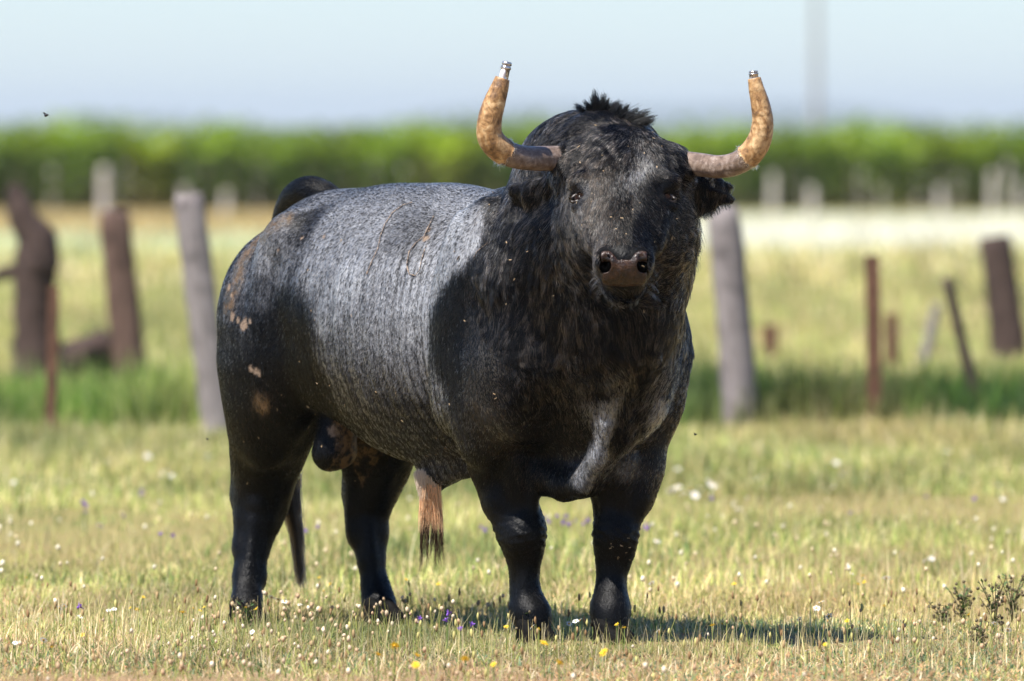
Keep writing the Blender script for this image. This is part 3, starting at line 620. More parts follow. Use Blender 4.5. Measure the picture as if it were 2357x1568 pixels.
for x,y in [(195,1165),(198,1180),(190,1158),(325,1130),(322,1140),(1255,1195),(1265,1205),(1280,1190),(1295,1205),(1310,1210),(1325,1200),(1340,1208),(1350,1200),(1300,1190),(1105,1215),(1115,1222),(1480,1215),(1492,1220),(1485,1210),(1957,1182),(180,1398),(1030,1415),(1028,1430),(965,1425),(968,1432),(400,1235),(370,1232),(700,1225),(730,1215),(2130,1145),(1640,1150),(1085,1440),(1060,1450),(2243,1150),(285,1190)]:
    side='left of the bull' if x<560 else 'between the legs of the bull' if x<1460 else 'right of the bull'
    flower('purple',x,y,'small purple flower '+where(x,y,LMG),PF,scale=random.uniform(.9,1.4),zh=random.uniform(.07,.11))
# dark branching weeds at the lower right, fresh green stalks
def weed(x,y,h,n,label,heads=True,dark=True):
    Y=ROW(y); p=at(x,y,Y); p[2]=0; rr=random.Random(int(x)); root=link('weed',None,loc=tuple(p)); tag(root,label,'plant','weeds standing out of the grass')
    ms=M_WSTEM if dark else M_STEM
    SV=[];SF=[];LV=[];LF=[];HV_=[];HF=[]
    for i in range(n):
        a=rr.uniform(0,6.28); ln=rr.uniform(.1,.55); hh=h*rr.uniform(.6,1); path=[(math.cos(a)*ln*hh*t*t,math.sin(a)*ln*hh*t*t,hh*t) for t in (0,.25,.5,.75,1)]
        v,f=tube(path,[.0022,.002,.0017,.0014,.001],5,cap=False); SF+=[tuple(q+len(SV) for q in ff) for ff in f]; SV+=list(v)
        for k in range(9):
            t=rr.uniform(.1,.95); c=Vector((math.cos(a)*ln*hh*t*t,math.sin(a)*ln*hh*t*t,hh*t)); b=rr.uniform(0,6.28); d=Vector((math.cos(b),math.sin(b),rr.uniform(.1,1))).normalized(); s=d.cross(Vector((0,0,1))).normalized()*.004; l_=rr.uniform(.012,.03); k0=len(LV)
            LV+=[c[:],(c+d*l_*.5+s)[:],(c+d*l_)[:],(c+d*l_*.5-s)[:]]; LF.append((k0,k0+1,k0+2,k0+3))
            if heads and k<4:
                q=c+d*l_*1.2; vv,ff,_=blob(np.array([q[:]]),[.0048],np.zeros((1,3))); SF+=[tuple(int(z)+len(SV) for z in g) for g in ff]; SV+=list(vv)
    link('stem',mesh_py('stem',SV,SF,ms),root); link('leaves',mesh_py('leaves',LV,LF,M_WLEAF if dark else M_STEM,False),root)
    if HV_: link('buds',mesh_py('buds',HV_,HF,M_WSTEM),root)
M_WSTEM=flat_mat('dark weed stems',C(84,74,54),C(110,98,70),.8,.05); M_WLEAF=flat_mat('weed leaves',C(60,88,44),C(84,112,56),.6,.2)
for x,y,h,n,lab in ((2290,1462,.17,9,'dark bushy weed with round buds, largest at the lower right'),(2330,1440,.15,8,'dark weed cut by the right edge of the picture'),(2215,1440,.11,8,'low dark weed left of the largest weed at lower right'),(2170,1450,.09,6,'low dark weed leftmost of the group at lower right'),(2255,1490,.08,6,'low dark weed nearest the bottom right corner'),(570,1455,.10,4,'slender weed in front of the left hind hoof'),(1215,1485,.10,3,'thin dry weed in front of the left front hoof'),):
    weed(x,y,h,n,lab)
weed(45,1195,.17,3,'tall fresh green stalk blurred at the far left',False,False); weed(1765,1190,.20,2,'tall yellow green stalk blurred right of the bull',False,False)
def insect(x,y,Y,r,lab):
    p=at(x,y,Y); root=link('fly',None,loc=tuple(p)); tag(root,lab,'insect','flies in the air')
    n=N('fly shell'); k=n.noise(n.obj(),900); n.pbr(n.ramp(k,[(.4,(.01,.01,.012)),(.6,(.03,.03,.03))]),.35,.5)
    vv,ff,_=blob(np.array([[0,0,0],[r*1.2,0,.1*r]]),[r,r*.6],np.zeros((2,3)),7,10); link('body',mesh_py('body',vv,ff,n.m),root)
    for s in (-1,1): link('wing',mesh_py('wing',[(0,0,r*.6),(-r*.6,s*r*1.2,r*1.6),(-r*1.8,s*r*1.1,r*1.6),(-r*1.2,0,r*.8)],[(0,1,2,3)],n.m),root)
insect(105,265,.3,.0045,'tiny dark fly in the sky at the upper left'); insect(1600,1000,.1,.0028,'tiny dark fly over the grass right of the bull'); insect(477,1011,.1,.0022,'tiny dark fly just left of the bull hind leg')
# ---------------------------------------------------------------- the bull
F=bull_field(.0065,.0035); V,Q=F.mesh(); V=V.astype(float)
def relax(V,Q,it=3):
    E=np.concatenate([Q[:,[0,1]],Q[:,[1,2]],Q[:,[2,3]],Q[:,[3,0]]]); n=len(V); cnt=np.bincount(E.ravel(),minlength=n)[:,None]
    for _ in range(it):
        S=np.stack([np.bincount(E[:,0],V[E[:,1],k],n)+np.bincount(E[:,1],V[E[:,0],k],n) for k in range(3)],1); V=V+.5*(S/cnt-V)
    return V
V=relax(V,Q,3)
# one continuous body: keep the largest shell
def local(P):
    d=P-HO; return np.stack([d@HU,d@HV,P[:,2]],1)
def headc(P):
    d=P-HP; return d@HX,d@HA,d@HN
me0=mesh_np('tmp',V,Q,None); NR=np.zeros(len(V)*3,np.float32); me0.vertices.foreach_get('normal',NR); NR=NR.reshape(-1,3)
# skin folds and muscle unevenness
LC=local(V); side=np.clip(np.abs(NR@HV)*1.3-.2,0,1)
rib=np.exp(-((LC[:,0]+.55)/.42)**2)*np.clip((LC[:,2]-.52)/.12,0,1)*np.clip((1.12-LC[:,2])/.15,0,1)*side
foldph=lambda q,P: q[:,0]*210+2.0*np.sin(q[:,2]*6+1)+1.6*wob(P,6,3)+2.2*wob(P*np.array([1,1,.35]),16,5)
ph=foldph(LC,V)
V=V+NR*(rib*(-.0028*np.clip(1-np.abs(np.sin(ph/2))*2.2,0,1)+.0015*np.sin(ph*.37+1))+.0016*wob(V,22,4)+.0035*wob(V,8,6)*(1-.3*rib))[:,None]
hx,ht,hn=headc(V); knee=np.exp(-((V[:,2]-.30)/.05)**2)*(LC[:,0]>-.5); legz=np.clip((.50-V[:,2])/.1,0,1); V=V+NR*(knee*.0020*wob(V*np.array([1,1,1.8]),75,8)+legz*.0026*wob(V*np.array([1,1,.5]),60,9)+legz*.0032*wob(V,30,10))[:,None]
me0=mesh_np('tmp',V,Q,None); me0.vertices.foreach_get('normal',NR.ravel()); nn=np.zeros(len(V)*3,np.float32); me0.vertices.foreach_get('normal',nn); NR=nn.reshape(-1,3)
BVH=bvhtree.BVHTree.FromPolygons(V.tolist(),Q.tolist())
def hit(px,py):
    o=Vector((0,-25,CAMH)); d=(Vector(at(px,py,0).tolist())-o).normalized(); r=BVH.ray_cast(o,d)
    return r if r[0] is not None else None
# share of white hairs at points on the body
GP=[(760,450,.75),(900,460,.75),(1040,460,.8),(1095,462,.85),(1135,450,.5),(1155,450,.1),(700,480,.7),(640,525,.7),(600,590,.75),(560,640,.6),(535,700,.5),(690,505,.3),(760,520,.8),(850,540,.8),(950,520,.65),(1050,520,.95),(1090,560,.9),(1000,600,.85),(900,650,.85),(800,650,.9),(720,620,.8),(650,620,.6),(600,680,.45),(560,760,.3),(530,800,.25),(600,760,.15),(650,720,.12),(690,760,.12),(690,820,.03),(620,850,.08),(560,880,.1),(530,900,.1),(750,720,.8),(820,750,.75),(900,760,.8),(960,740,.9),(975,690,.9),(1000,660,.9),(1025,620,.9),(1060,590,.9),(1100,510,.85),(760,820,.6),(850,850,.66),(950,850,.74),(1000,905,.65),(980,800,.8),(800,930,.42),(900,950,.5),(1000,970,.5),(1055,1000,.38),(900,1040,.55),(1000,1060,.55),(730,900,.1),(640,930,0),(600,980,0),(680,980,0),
 (1130,500,.3),(1120,570,.12),(1095,620,.06),(1080,660,.05),(1045,680,.05),(1020,720,.06),(1060,740,.06),(1015,780,.12),(1030,830,.15),(1060,850,.14),(1100,760,.06),(1070,900,.22),(1085,940,.25),(1120,980,.38),(1150,1040,.15),(1100,1000,.3),(1130,880,.1),(1150,1120,0),(1200,900,.12),(1250,850,.12),(1200,780,.05),(1280,950,.12),(1180,640,.03),(1200,500,.03),(1300,700,.05),(1370,850,.10),(1450,800,.03),(1500,850,.05),(1450,950,.12),(1540,900,.05),(1500,1000,.0),(1180,1100,0),(1440,1150,0),(1400,890,.6),(1397,960,.95),(1390,1010,.9),(1375,1060,.8),(1345,1105,.7),(1398,930,.9),(1340,1000,.1),(1420,1000,.1),(1420,300,0),(1300,300,0)]  # front of the shoulder held dark with a crisp rear edge
gp=[];gv=[]
for x,y,g in GP:
    r=hit(x,y)
    if r:
        q=local(np.array([r[0][:]]))[0]; q[1]=-abs(q[1]); gp.append(q); gv.append(g)
gp=np.array(gp); gv=np.array(gv)
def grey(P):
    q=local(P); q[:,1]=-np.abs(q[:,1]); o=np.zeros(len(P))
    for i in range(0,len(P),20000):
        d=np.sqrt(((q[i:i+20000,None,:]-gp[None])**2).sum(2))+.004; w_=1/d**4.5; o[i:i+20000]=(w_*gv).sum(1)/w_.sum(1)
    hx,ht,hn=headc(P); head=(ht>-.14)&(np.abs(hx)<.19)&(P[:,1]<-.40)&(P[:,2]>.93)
    m=.13+.10*np.clip(wob(P,22,91),-1,1)*(hx<.02)+0.85*np.exp(-((hx-.042-.02*np.sin(ht*30))/.028)**2-((ht-.07)/.07)**2)+.10*np.exp(-((hx+.10)/.05)**2-((ht-.14)/.08)**2)+.13*np.exp(-((hx-.0)/.06)**2-((ht-.16)/.06)**2)  # lit left cheek painted in with paler hairs on that side
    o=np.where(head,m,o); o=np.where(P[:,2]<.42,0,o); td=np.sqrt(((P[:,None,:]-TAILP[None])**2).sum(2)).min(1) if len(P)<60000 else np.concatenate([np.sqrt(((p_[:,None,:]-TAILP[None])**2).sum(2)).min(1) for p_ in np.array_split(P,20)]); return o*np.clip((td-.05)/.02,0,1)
SP=[(768,990,13),(562,748,12),(535,728,9),(548,737,6),(575,742,6),(590,857,9),(578,850,7),(612,935,5),(640,575,4),(745,545,5),(695,548,5),(980,548,9),(985,530,5),(527,660,7),(533,680,6)]  # hairless patches; the first is a lit spot painted on the scrotum
sp=[(hit(x,y)[0],r_/841.6) for x,y,r_ in SP if hit(x,y)]
def bare_lit(P):
    o=np.zeros(len(P)); n_=wob(P,160,40)*.28+wob(P,70,41)*.3
    for c,r_ in sp: o=np.maximum(o,np.clip((1.25-np.linalg.norm(P-np.array(c[:]),axis=1)/r_+n_)*3,0,1))
    return o
DP=[(hit(x,y)[0]) for x,y in ((655,502),(625,520),(598,548),(572,580),(552,612),(540,660),(548,640),(560,600),(585,565),(610,535),(640,508),(532,670),(527,700),(600,930)) if hit(x,y)]
def dirt(P):
    o=np.zeros(len(P))
    for c in DP: o=np.maximum(o,np.exp(-(np.linalg.norm(P-np.array(c[:]),axis=1)/.028)**2))
    return np.clip(o*1.3,0,1)
FLD=lambda q,P: np.clip(.66-np.abs(np.sin(foldph(q,P)/2))*1.4,0,1)*np.clip(.75+.8*wob(P*np.array([1,1,.4]),13,93),.0,1.4)*1.4*np.exp(-((q[:,0]+.55)/.45)**2)*np.clip((1.16-q[:,2])/.15,0,1)  # crease shading painted as darker lines along the flank folds
G=grey(V); G=np.clip(G-FLD(LC,V)*.5,0,1); BR=bare_lit(V); DT=dirt(V); SCR=(np.abs(LC[:,1]+.0)<.11)&(LC[:,0]<-.7)&(LC[:,0]>-1.25)&(V[:,2]<.62); DT=np.maximum(DT,SCR*1.5)
n=N('bull hide'); a=n.attr('mask'); sp3=n.n('ShaderNodeSeparateXYZ'); n.l(n.attr('mask'),sp3,0,1)
bl=n.attr('bl'); sk=n.noise(n.mapping(n.attr('bl').outputs['Vector'],(60,14,9)),3,5,.7,.4); fi=n.noise(n.attr('bl').outputs['Vector'],150,3,.7); md=n.noise(n.attr('bl').outputs['Vector'],38,4,.6)
g=n.math('ADD',sp3.outputs[0],n.math('MULTIPLY',n.math('SUBTRACT',n.math('ADD',n.math('MULTIPLY',sk,.45),n.math('ADD',n.math('MULTIPLY',fi,.35),n.math('MULTIPLY',md,.2))),.5),1.5))
g=n.math('MULTIPLY',g,n.ramp(sp3.outputs[0],[(.0,0.),(.18,1.)]))
col=n.ramp(g,[(.15,(.0035,.0035,.0038)),(.5,(.035,.036,.04)),(.8,(.15,.153,.165)),(1,(.30,.31,.33))])
col=n.mix(sp3.outputs[1],col,(.20,.145,.105)); col=n.mix(n.math('MULTIPLY',sp3.outputs[2],n.ramp(md,[(.42,0.),(.6,.9)])),col,(.12,.075,.04))
dl=n.attr('dull'); pb_=n.pbr(n.mix(n.math('MULTIPLY',dl.outputs['Fac'],1.),col,(.001,.001,.001)),n.math('ADD',n.math('MULTIPLY',dl.outputs['Fac'],.6),.33),.12,n.bump(n.math('ADD',fi,n.math('MULTIPLY',sk,1.2)),.45,.004)); n.t.links.new(n.math('MULTIPLY',n.math('SUBTRACT',1.,dl.outputs['Fac']),.12),pb_.inputs['Specular IOR Level']); HIDE=n.m
bull=link('bull',None,loc=None); bull.location=(float(HO[0]),float(HO[1]),0)
tag(bull,'massive black and grey speckled bull with upturned horns standing in the dry meadow','bull')
org=np.array([HO[0],HO[1],0.])
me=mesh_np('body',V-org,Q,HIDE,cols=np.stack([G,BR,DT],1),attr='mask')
dv=np.zeros(len(V))
for s in (-1,1): dv=np.maximum(dv,np.clip(2.0-np.linalg.norm(V-H(.052*s,.400,.020),axis=1)/.026,0,1))
du=me.attributes.new('dull','FLOAT','POINT'); du.data.foreach_set('value',dv.astype(np.float32))
at_=me.attributes.new('bl','FLOAT_VECTOR','POINT'); at_.data.foreach_set('vector',local(V).astype(np.float32).ravel())
body=link('body',me,bull)
# ---- hair
def sample(n,dens):
    A=V[Q[:,0]];B=V[Q[:,1]];C_=V[Q[:,2]];D=V[Q[:,3]]
    ar=.5*np.linalg.norm(np.cross(C_-A,D-B),axis=1); ce=(A+B+C_+D)/4
    w_=ar*dens(ce,NR[Q[:,0]]); i=rng.choice(len(Q),n,p=w_/w_.sum()); s=rng.random((n,1)); t=rng.random((n,1))
    q=Q[i]; P=(V[q[:,0]]*(1-s)+V[q[:,1]]*s)*(1-t)+(V[q[:,3]]*(1-s)+V[q[:,2]]*s)*t; Nn=NR[q[:,0]]
    return P,Nn
def unit(x): return x/np.maximum(np.linalg.norm(x,axis=1),1e-9)[:,None]
def ishead(P):
    hx,ht,hn=headc(P); return (ht>-.14)&(np.abs(hx)<.19)&(P[:,1]<-.39)&(P[:,2]>.93)
def flow(P,Nn):
    q=local(P); hx,ht,hn=headc(P)
    d=np.tile(-.22*HU-1.0*np.array([0,0,1]),(len(P),1))
    top=np.clip((q[:,2]-1.0)/.2,0,1)[:,None]; d=d*(1-top)+top*(-.9*HU-.25*np.array([0,0,1]))
    neck=((q[:,0]>-.05)&(q[:,2]>.55))[:,None]; d=np.where(neck,-.30*HU+np.array([0,0,-1.]),d)
    chest=((q[:,0]>.02)&(q[:,2]<.85))[:,None]; d=np.where(chest,np.array([0,0,-1.])-np.sign(q[:,1:2])*HV*.55,d)
    hd=ishead(P)[:,None]; sw=np.sign(hx-.02)[:,None]*np.clip(np.abs(hx)/.1,0,1)[:,None]
    f=HA*.9+HX*sw*.75; up=(ht<.0)[:,None]; f=np.where(up,HA*.8+HX*sw*1.1,f); d=np.where(hd,f,d)
    leg=(q[:,2]<.42)[:,None]; d=np.where(leg,np.array([0,0,-1.])-.1*HU,d)
    w1=np.stack([wob(P,9,50),wob(P,9,51),wob(P,9,52)],1)*np.where(hd|neck|chest,.55,.2); d=unit(d)+w1
    d=d-Nn*(d*Nn).sum(1)[:,None]; return unit(d)
def strands(P,Nn,Ln,K,lift=.25,wave=.004,clump=0.,nc=0,jit=.25,droop=.3,wl=.022):
    def grow(P,Nn,Ln,seed,jit):
        r=np.random.default_rng(seed); d=unit(flow(P,Nn)+r.normal(0,jit,P.shape)*.6); d=unit(d-Nn*(d*Nn).sum(1)[:,None]); b=np.cross(d,Nn)
        ph=wob(P,60,60)*3+r.uniform(-.6,.6,len(P)); out=[]
        for j in range(K):
            t=j/(K-1); L_=(Ln*t)[:,None]
            out.append(P+d*L_*.95+Nn*(lift*L_*(1-.55*t)+.0005)+np.array([0,0,-1])*droop*L_*t*.5+b*(wave*t*np.sin(Ln*t/wl*6.28+ph))[:,None]+Nn*(wave*.6*t*np.cos(Ln*t/wl*6.28+ph))[:,None])
        return np.stack(out,1)
    S=grow(P,Nn,Ln,11,jit)
    if clump:
        ci=rng.choice(len(P),nc,replace=False); kd=kdtree.KDTree(nc)
        for k,i in enumerate(ci): kd.insert(P[i],k)
        kd.balance(); near=np.array([kd.find(p)[1] for p in P]); Gd=grow(P[ci],Nn[ci],Ln[ci],12,jit*1.6)
        t=(np.arange(K)/(K-1))[None,:,None]; wgt=clump*t**1.1
        off=(P-P[ci][near])[:,None,:]; S=S*(1-wgt)+(Gd[near]+off*(1-t*.75))*wgt
        return S,near
    return S,None
def hairobj(name,S,rad,cols,mat,parent,taper=.25):
    n_,K=S.shape[:2]; hc=bpy.data.hair_curves.new(name); hc.add_curves([K]*n_)
    hc.attributes['position'].data.foreach_set('vector',(S-org).astype(np.float32).ravel())
    ra=hc.attributes.get('radius') or hc.attributes.new('radius','FLOAT','POINT'); t=np.linspace(1,taper,K)[None]
    ra.data.foreach_set('value',(np.broadcast_to(rad,(n_,))[:,None]*t).astype(np.float32).ravel())
    ca=hc.attributes.new('col','FLOAT_COLOR','CURVE'); c=np.ones((n_,4),np.float32); c[:,:3]=cols; ca.data.foreach_set('color',c.ravel())
    hc.materials.append(mat); return link(name,hc,parent)
def hairmat(name,rough,spec=.5):
    n=N(name); a=n.attr('col'); h=n.n('ShaderNodeBsdfHairPrincipled',model='CHIANG'); h.parametrization='COLOR'; n.l(a,h,h.inputs.find('Color')); h.inputs['Roughness'].default_value=rough; h.inputs['Radial Roughness'].default_value=.45; h.inputs['IOR'].default_value=1.22; h.inputs['Random Roughness'].default_value=.3
    n.l(h,n.out); return n.m
HM1=hairmat('coat hair',.22); HM2=hairmat('long hair',.24)
# short coat
def d1(c,nn):
    hx,ht,hn=headc(c); nose=(ht>.35)&(hn>-.055)&(np.abs(hx)<.063)&(c[:,1]<-.5); face=(nn[:,1]<.35)
    sc_=(local(c)[:,0]<-.6)&(c[:,2]<.66)&(np.abs(local(c)[:,1])<.09)&(local(c)[:,0]>-1.1)
    return np.where(nose|sc_,.0,1.)*np.where(face,1,.05)*np.where(c[:,2]<.42,.35,1)*np.where(ishead(c),2.2,1)
P,Nn=sample(300000,d1); g_=grey(P); b_=bare_lit(P); dt=dirt(P)
q=local(P); qq=q.copy(); ns=.5*wob(qq*np.array([1,1,.16]),120,70)+.5*wob(qq*np.array([1,1,.5]),230,71)+.35*wob(qq*np.array([1,.3,.08]),55,73)
fold=FLD(q,P)
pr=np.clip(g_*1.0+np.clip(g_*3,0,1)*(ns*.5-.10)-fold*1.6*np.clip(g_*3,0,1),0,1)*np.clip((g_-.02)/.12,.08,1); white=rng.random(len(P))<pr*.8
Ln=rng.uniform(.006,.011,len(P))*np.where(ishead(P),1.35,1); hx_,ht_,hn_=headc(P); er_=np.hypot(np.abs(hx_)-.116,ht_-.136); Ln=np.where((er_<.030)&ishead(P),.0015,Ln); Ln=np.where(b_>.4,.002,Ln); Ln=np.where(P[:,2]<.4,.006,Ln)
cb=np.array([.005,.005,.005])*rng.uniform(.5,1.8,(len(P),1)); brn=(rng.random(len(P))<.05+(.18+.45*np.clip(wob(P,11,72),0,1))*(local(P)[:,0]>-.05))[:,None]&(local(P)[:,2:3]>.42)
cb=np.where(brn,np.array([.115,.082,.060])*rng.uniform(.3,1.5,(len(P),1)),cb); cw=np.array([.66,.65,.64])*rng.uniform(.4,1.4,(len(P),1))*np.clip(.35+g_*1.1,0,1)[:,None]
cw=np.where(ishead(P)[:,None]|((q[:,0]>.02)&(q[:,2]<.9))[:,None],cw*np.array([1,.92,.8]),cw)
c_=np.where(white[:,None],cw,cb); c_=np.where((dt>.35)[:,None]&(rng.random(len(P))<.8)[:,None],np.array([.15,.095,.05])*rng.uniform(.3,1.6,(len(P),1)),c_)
S,_=strands(P,Nn,Ln,4,lift=.20,wave=.0004,jit=.2,droop=.0)
hairobj('coat',S,rng.uniform(.00038,.00068,len(P)),np.clip(c_,0,.95),HM1,body)
# long wavy hair: neck, crest, cheeks, chest, forehead
def lmap(P):
    q=local(P); hx,ht,hn=headc(P); hd=ishead(P); L_=np.zeros(len(P))
    nk=np.clip((q[:,0]+.02-.10*(1.25-q[:,2]).clip(0,1)-.06*wob(P,10,80))/.08,0,1)*np.clip((q[:,2]-.74)/.12,0,1); L_=np.maximum(L_,nk*.072)
    ch=np.clip((q[:,0]-.06)/.08,0,1)*np.clip((q[:,2]-.5)/.15,0,1); L_=np.maximum(L_,ch*.020)
    kl=np.exp(-(q[:,1]/.05)**2)*np.clip((q[:,0]-.04)/.06,0,1)*np.clip((q[:,2]-.48)/.1,0,1)*np.clip((.95-q[:,2])/.2,0,1); L_=np.maximum(L_,kl*.045)
    f=np.where(ht<.10,.030*np.clip((.12-ht)/.08,0,1),0); cheek=np.clip((np.abs(hx)-.085)/.05,0,1)*np.clip((ht-.12)/.1,0,1)*.014; jaw=np.clip((-hn-.05)/.05,0,1)*.03
    L_=np.where(hd,np.maximum(np.maximum(f,cheek),jaw)+.004,L_); eye=np.exp(-(((np.abs(hx)-.125)/.035)**2+((ht-.135)/.035)**2)); L_=L_*(1-.97*np.clip(eye*1.5,0,1))
    ear=((P[:,0]>.485)&(P[:,2]>1.15))|((P[:,0]<.08)&(P[:,1]<-.25)&(np.abs(P[:,2]-1.24)<.07)); L_=np.where(ear,.022,L_)
    mz=(ht>.30)&hd&(hn>-.09); L_=np.where(mz,.004,L_); return L_
def d2(c,nn):
    l_=lmap(c); hx,ht,hn=headc(c); nose=(ht>.35)&(hn>-.055)&(np.abs(hx)<.063)
    return np.where(l_>.006,np.clip(l_/.02,.3,1.3),0)*np.where(nn[:,1]<.5,1,.1)*np.where(nose&(c[:,1]<-.5),0,1)*np.where(ishead(c),1.5,1)
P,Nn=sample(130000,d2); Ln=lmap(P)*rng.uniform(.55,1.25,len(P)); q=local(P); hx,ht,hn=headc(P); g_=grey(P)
S,near=strands(P,Nn,Ln,9,lift=.20,wave=.0045,clump=.62,nc=5200,jit=.16,droop=.3,wl=.038)
u=rng.random(len(P)); rc=np.random.default_rng(5).random(8000)[near]
c_=np.array([.005,.0048,.005])*rng.uniform(.5,1.8,(len(P),1)); sel=(u<.04+.55*(rc>.62))[:,None]; c_=np.where(sel,np.array([.17,.128,.100])*rng.uniform(.15,1.6,(len(P),1)),c_)
crest=((P[:,2]>1.27)&(~sel[:,0]))[:,None]; c_=np.where(crest,c_*.9,c_)
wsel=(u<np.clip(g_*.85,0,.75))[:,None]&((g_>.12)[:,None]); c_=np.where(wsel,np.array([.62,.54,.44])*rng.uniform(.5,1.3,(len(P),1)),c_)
hairobj('mane',S,rng.uniform(.0004,.0007,len(P)),np.clip(c_,0,.9),HM2,body)
# forelock tufts on the poll, ear fringe, tail switch, sheath tuft, chin whiskers: explicit guide locks
def locks(name,guides,per,spread,rad,colf,mat,parent,K=9,fray=1.):
    S=[];Cc=[]
    for gi,(pts) in enumerate(guides):
        G_=np.array([np.array(p,float) for p in pts]); tt=np.linspace(0,len(G_)-1,K); i=np.minimum(tt.astype(int),len(G_)-2); f=(tt-i)[:,None]
        m1=np.array([ (G_[min(k+1,len(G_)-1)]-G_[max(k-1,0)])/2 for k in range(len(G_))]); h=G_[i]*(2*f**3-3*f**2+1)+m1[i]*(f**3-2*f**2+f)+G_[i+1]*(3*f**2-2*f**3)+m1[i+1]*(f**3-f**2)
        for _ in range(per):
            o=rng.normal(0,spread,3); t=np.linspace(0,1,K)[:,None]; e=rng.uniform(.6,1.05); L_=h[0]+(h-h[0])*e
            ph=rng.uniform(0,6.28); wv=np.concatenate([np.sin(t*9+ph),np.cos(t*8+ph),0*t],1)*.0018*t*fray
            S.append(L_+o*(1-.7*t+fray*.5*t*t*rng.uniform(0,1))+wv); Cc.append(colf())
    return hairobj(name,np.array(S),rad,np.array(Cc),mat,parent)
def blk(): return np.array([.005,.005,.005])*rng.uniform(.6,1.8)
def top(x,Y):   # crest surface under a photo column
    r=BVH.ray_cast(Vector((at(x,300,Y)[0],Y,2)),Vector((0,0,-1))); return np.array(r[0][:]) if r[0] else at(x,270,Y)
gd=[]
for x,Y,tx,tz in [(1352,-.24,-.035,.030),(1362,-.26,-.02,.042),(1370,-.26,-.008,.055),(1378,-.27,-.012,.066),(1386,-.28,.004,.058),(1392,-.28,.012,.045),(1400,-.28,.03,.036),(1410,-.30,.02,.028),(1420,-.32,.012,.036),(1430,-.33,.02,.040),(1440,-.34,.035,.034),(1452,-.35,.05,.036),(1462,-.36,.055,.026),(1466,-.36,.045,.016)]:
    b=top(x,Y)-np.array([0,0,.006]); gd.append([b,b+np.array([tx*.3,-.005,tz*.55]),b+np.array([tx,-.01,tz])])
locks('poll_tuft',gd,170,.0075,.0006,blk,HM2,body)
# hair swept out over the horn roots
gd=[]
for sx,xx,yy in ((-1,1290,365),(1,1574,375)):
    for k in range(34):
        a=rng.uniform(0,6.28); c0=at(xx,yy,-.42 if abs(math.sin(a))<2 else 0); r0=.036; b=c0+np.array([-sx*.012,math.sin(a)*r0,math.cos(a)*r0])
        gd.append([b,b+np.array([sx*.010,math.sin(a)*.004,math.cos(a)*.005]),b+np.array([sx*.022,math.sin(a)*.004,math.cos(a)*.003-.008])])
locks('root_hair',gd,26,.004,.0006,blk,HM2,body)
# whiskers round the muzzle
gd=[]
for s in (-1,1):
    for k in range(14):
        b=H(s*rng.uniform(.05,.078),rng.uniform(.36,.42),rng.uniform(-.08,-.02)); gd.append([b,b+np.array([s*.014,-.006,-.010]),b+np.array([s*.022,-.008,-.026])])
for k in range(14):
    b=H(rng.uniform(-.05,.05),rng.uniform(.37,.41),rng.uniform(-.13,-.09)); gd.append([b,b+np.array([rng.normal(0,.004),-.004,-.012]),b+np.array([rng.normal(0,.008),-.003,-.028])])
locks('whiskers',gd,3,.0025,.0003,lambda: np.array([.12,.115,.11])*rng.uniform(.05,1.2),HM2,body)
# ear fringes
gd=[]
for x,y in [(1600,482),(1606,488),(1612,492),(1618,492),(1624,490),(1630,488),(1636,484),(1642,480),(1648,476),(1655,470),(1662,468),(1670,466)]:
    b=at(x,y-8,-.36); gd.append([b,b+np.array([.006,0,-.012]),b+np.array([.012,0,-.028])])
for x,y in [(1600,425),(1615,430),(1630,436),(1645,440)]:
    b=at(x,y,-.39); gd.append([b,b+np.array([.02,-.005,-.003]),b+np.array([.042,-.004,-.012])])
locks('ear_fringe',gd,26,.0035,.0005,blk,HM2,body)
# fringe on the right neck outline
gd=[]
for x,y in [(1608,500),(1610,525),(1611,550),(1608,570),(1603,595),(1598,610),(1590,622),(1578,636),(1572,650),(1566,660),(1560,672)]:
    b=at(x-16,y-16,-.30); gd.append([b,b+np.array([.014,0,-.014]),b+np.array([.020,0,-.040])])
locks('neck_fringe',gd,60,.009,.0006,blk,HM2,body)
# tail switch
tail=[at(666,1100,1.235),at(674,1180,1.225),at(682,1250,1.22),at(690,1338,1.215)]
T_=[[np.array(p)+np.array([rng.normal(0,.006),rng.normal(0,.01),0]) for p in tail] for _ in range(7)]
locks('tail_switch',T_,260,.011,.0009,lambda: np.array([.022,.017,.014])*rng.uniform(.4,2.2),HM2,body,K=10,fray=.6)
gd=[]
for k in range(24):
    y=rng.uniform(1120,1250); b=at(lerp(672,684,(y-1120)/130)+6,y,1.22); gd.append([b,b+np.array([.012,0,-.01]),b+np.array([.016,0,-.035])])
locks('tail_fringe',gd,8,.003,.0006,lambda: np.array([.022,.017,.014])*rng.uniform(.4,2),HM2,body)
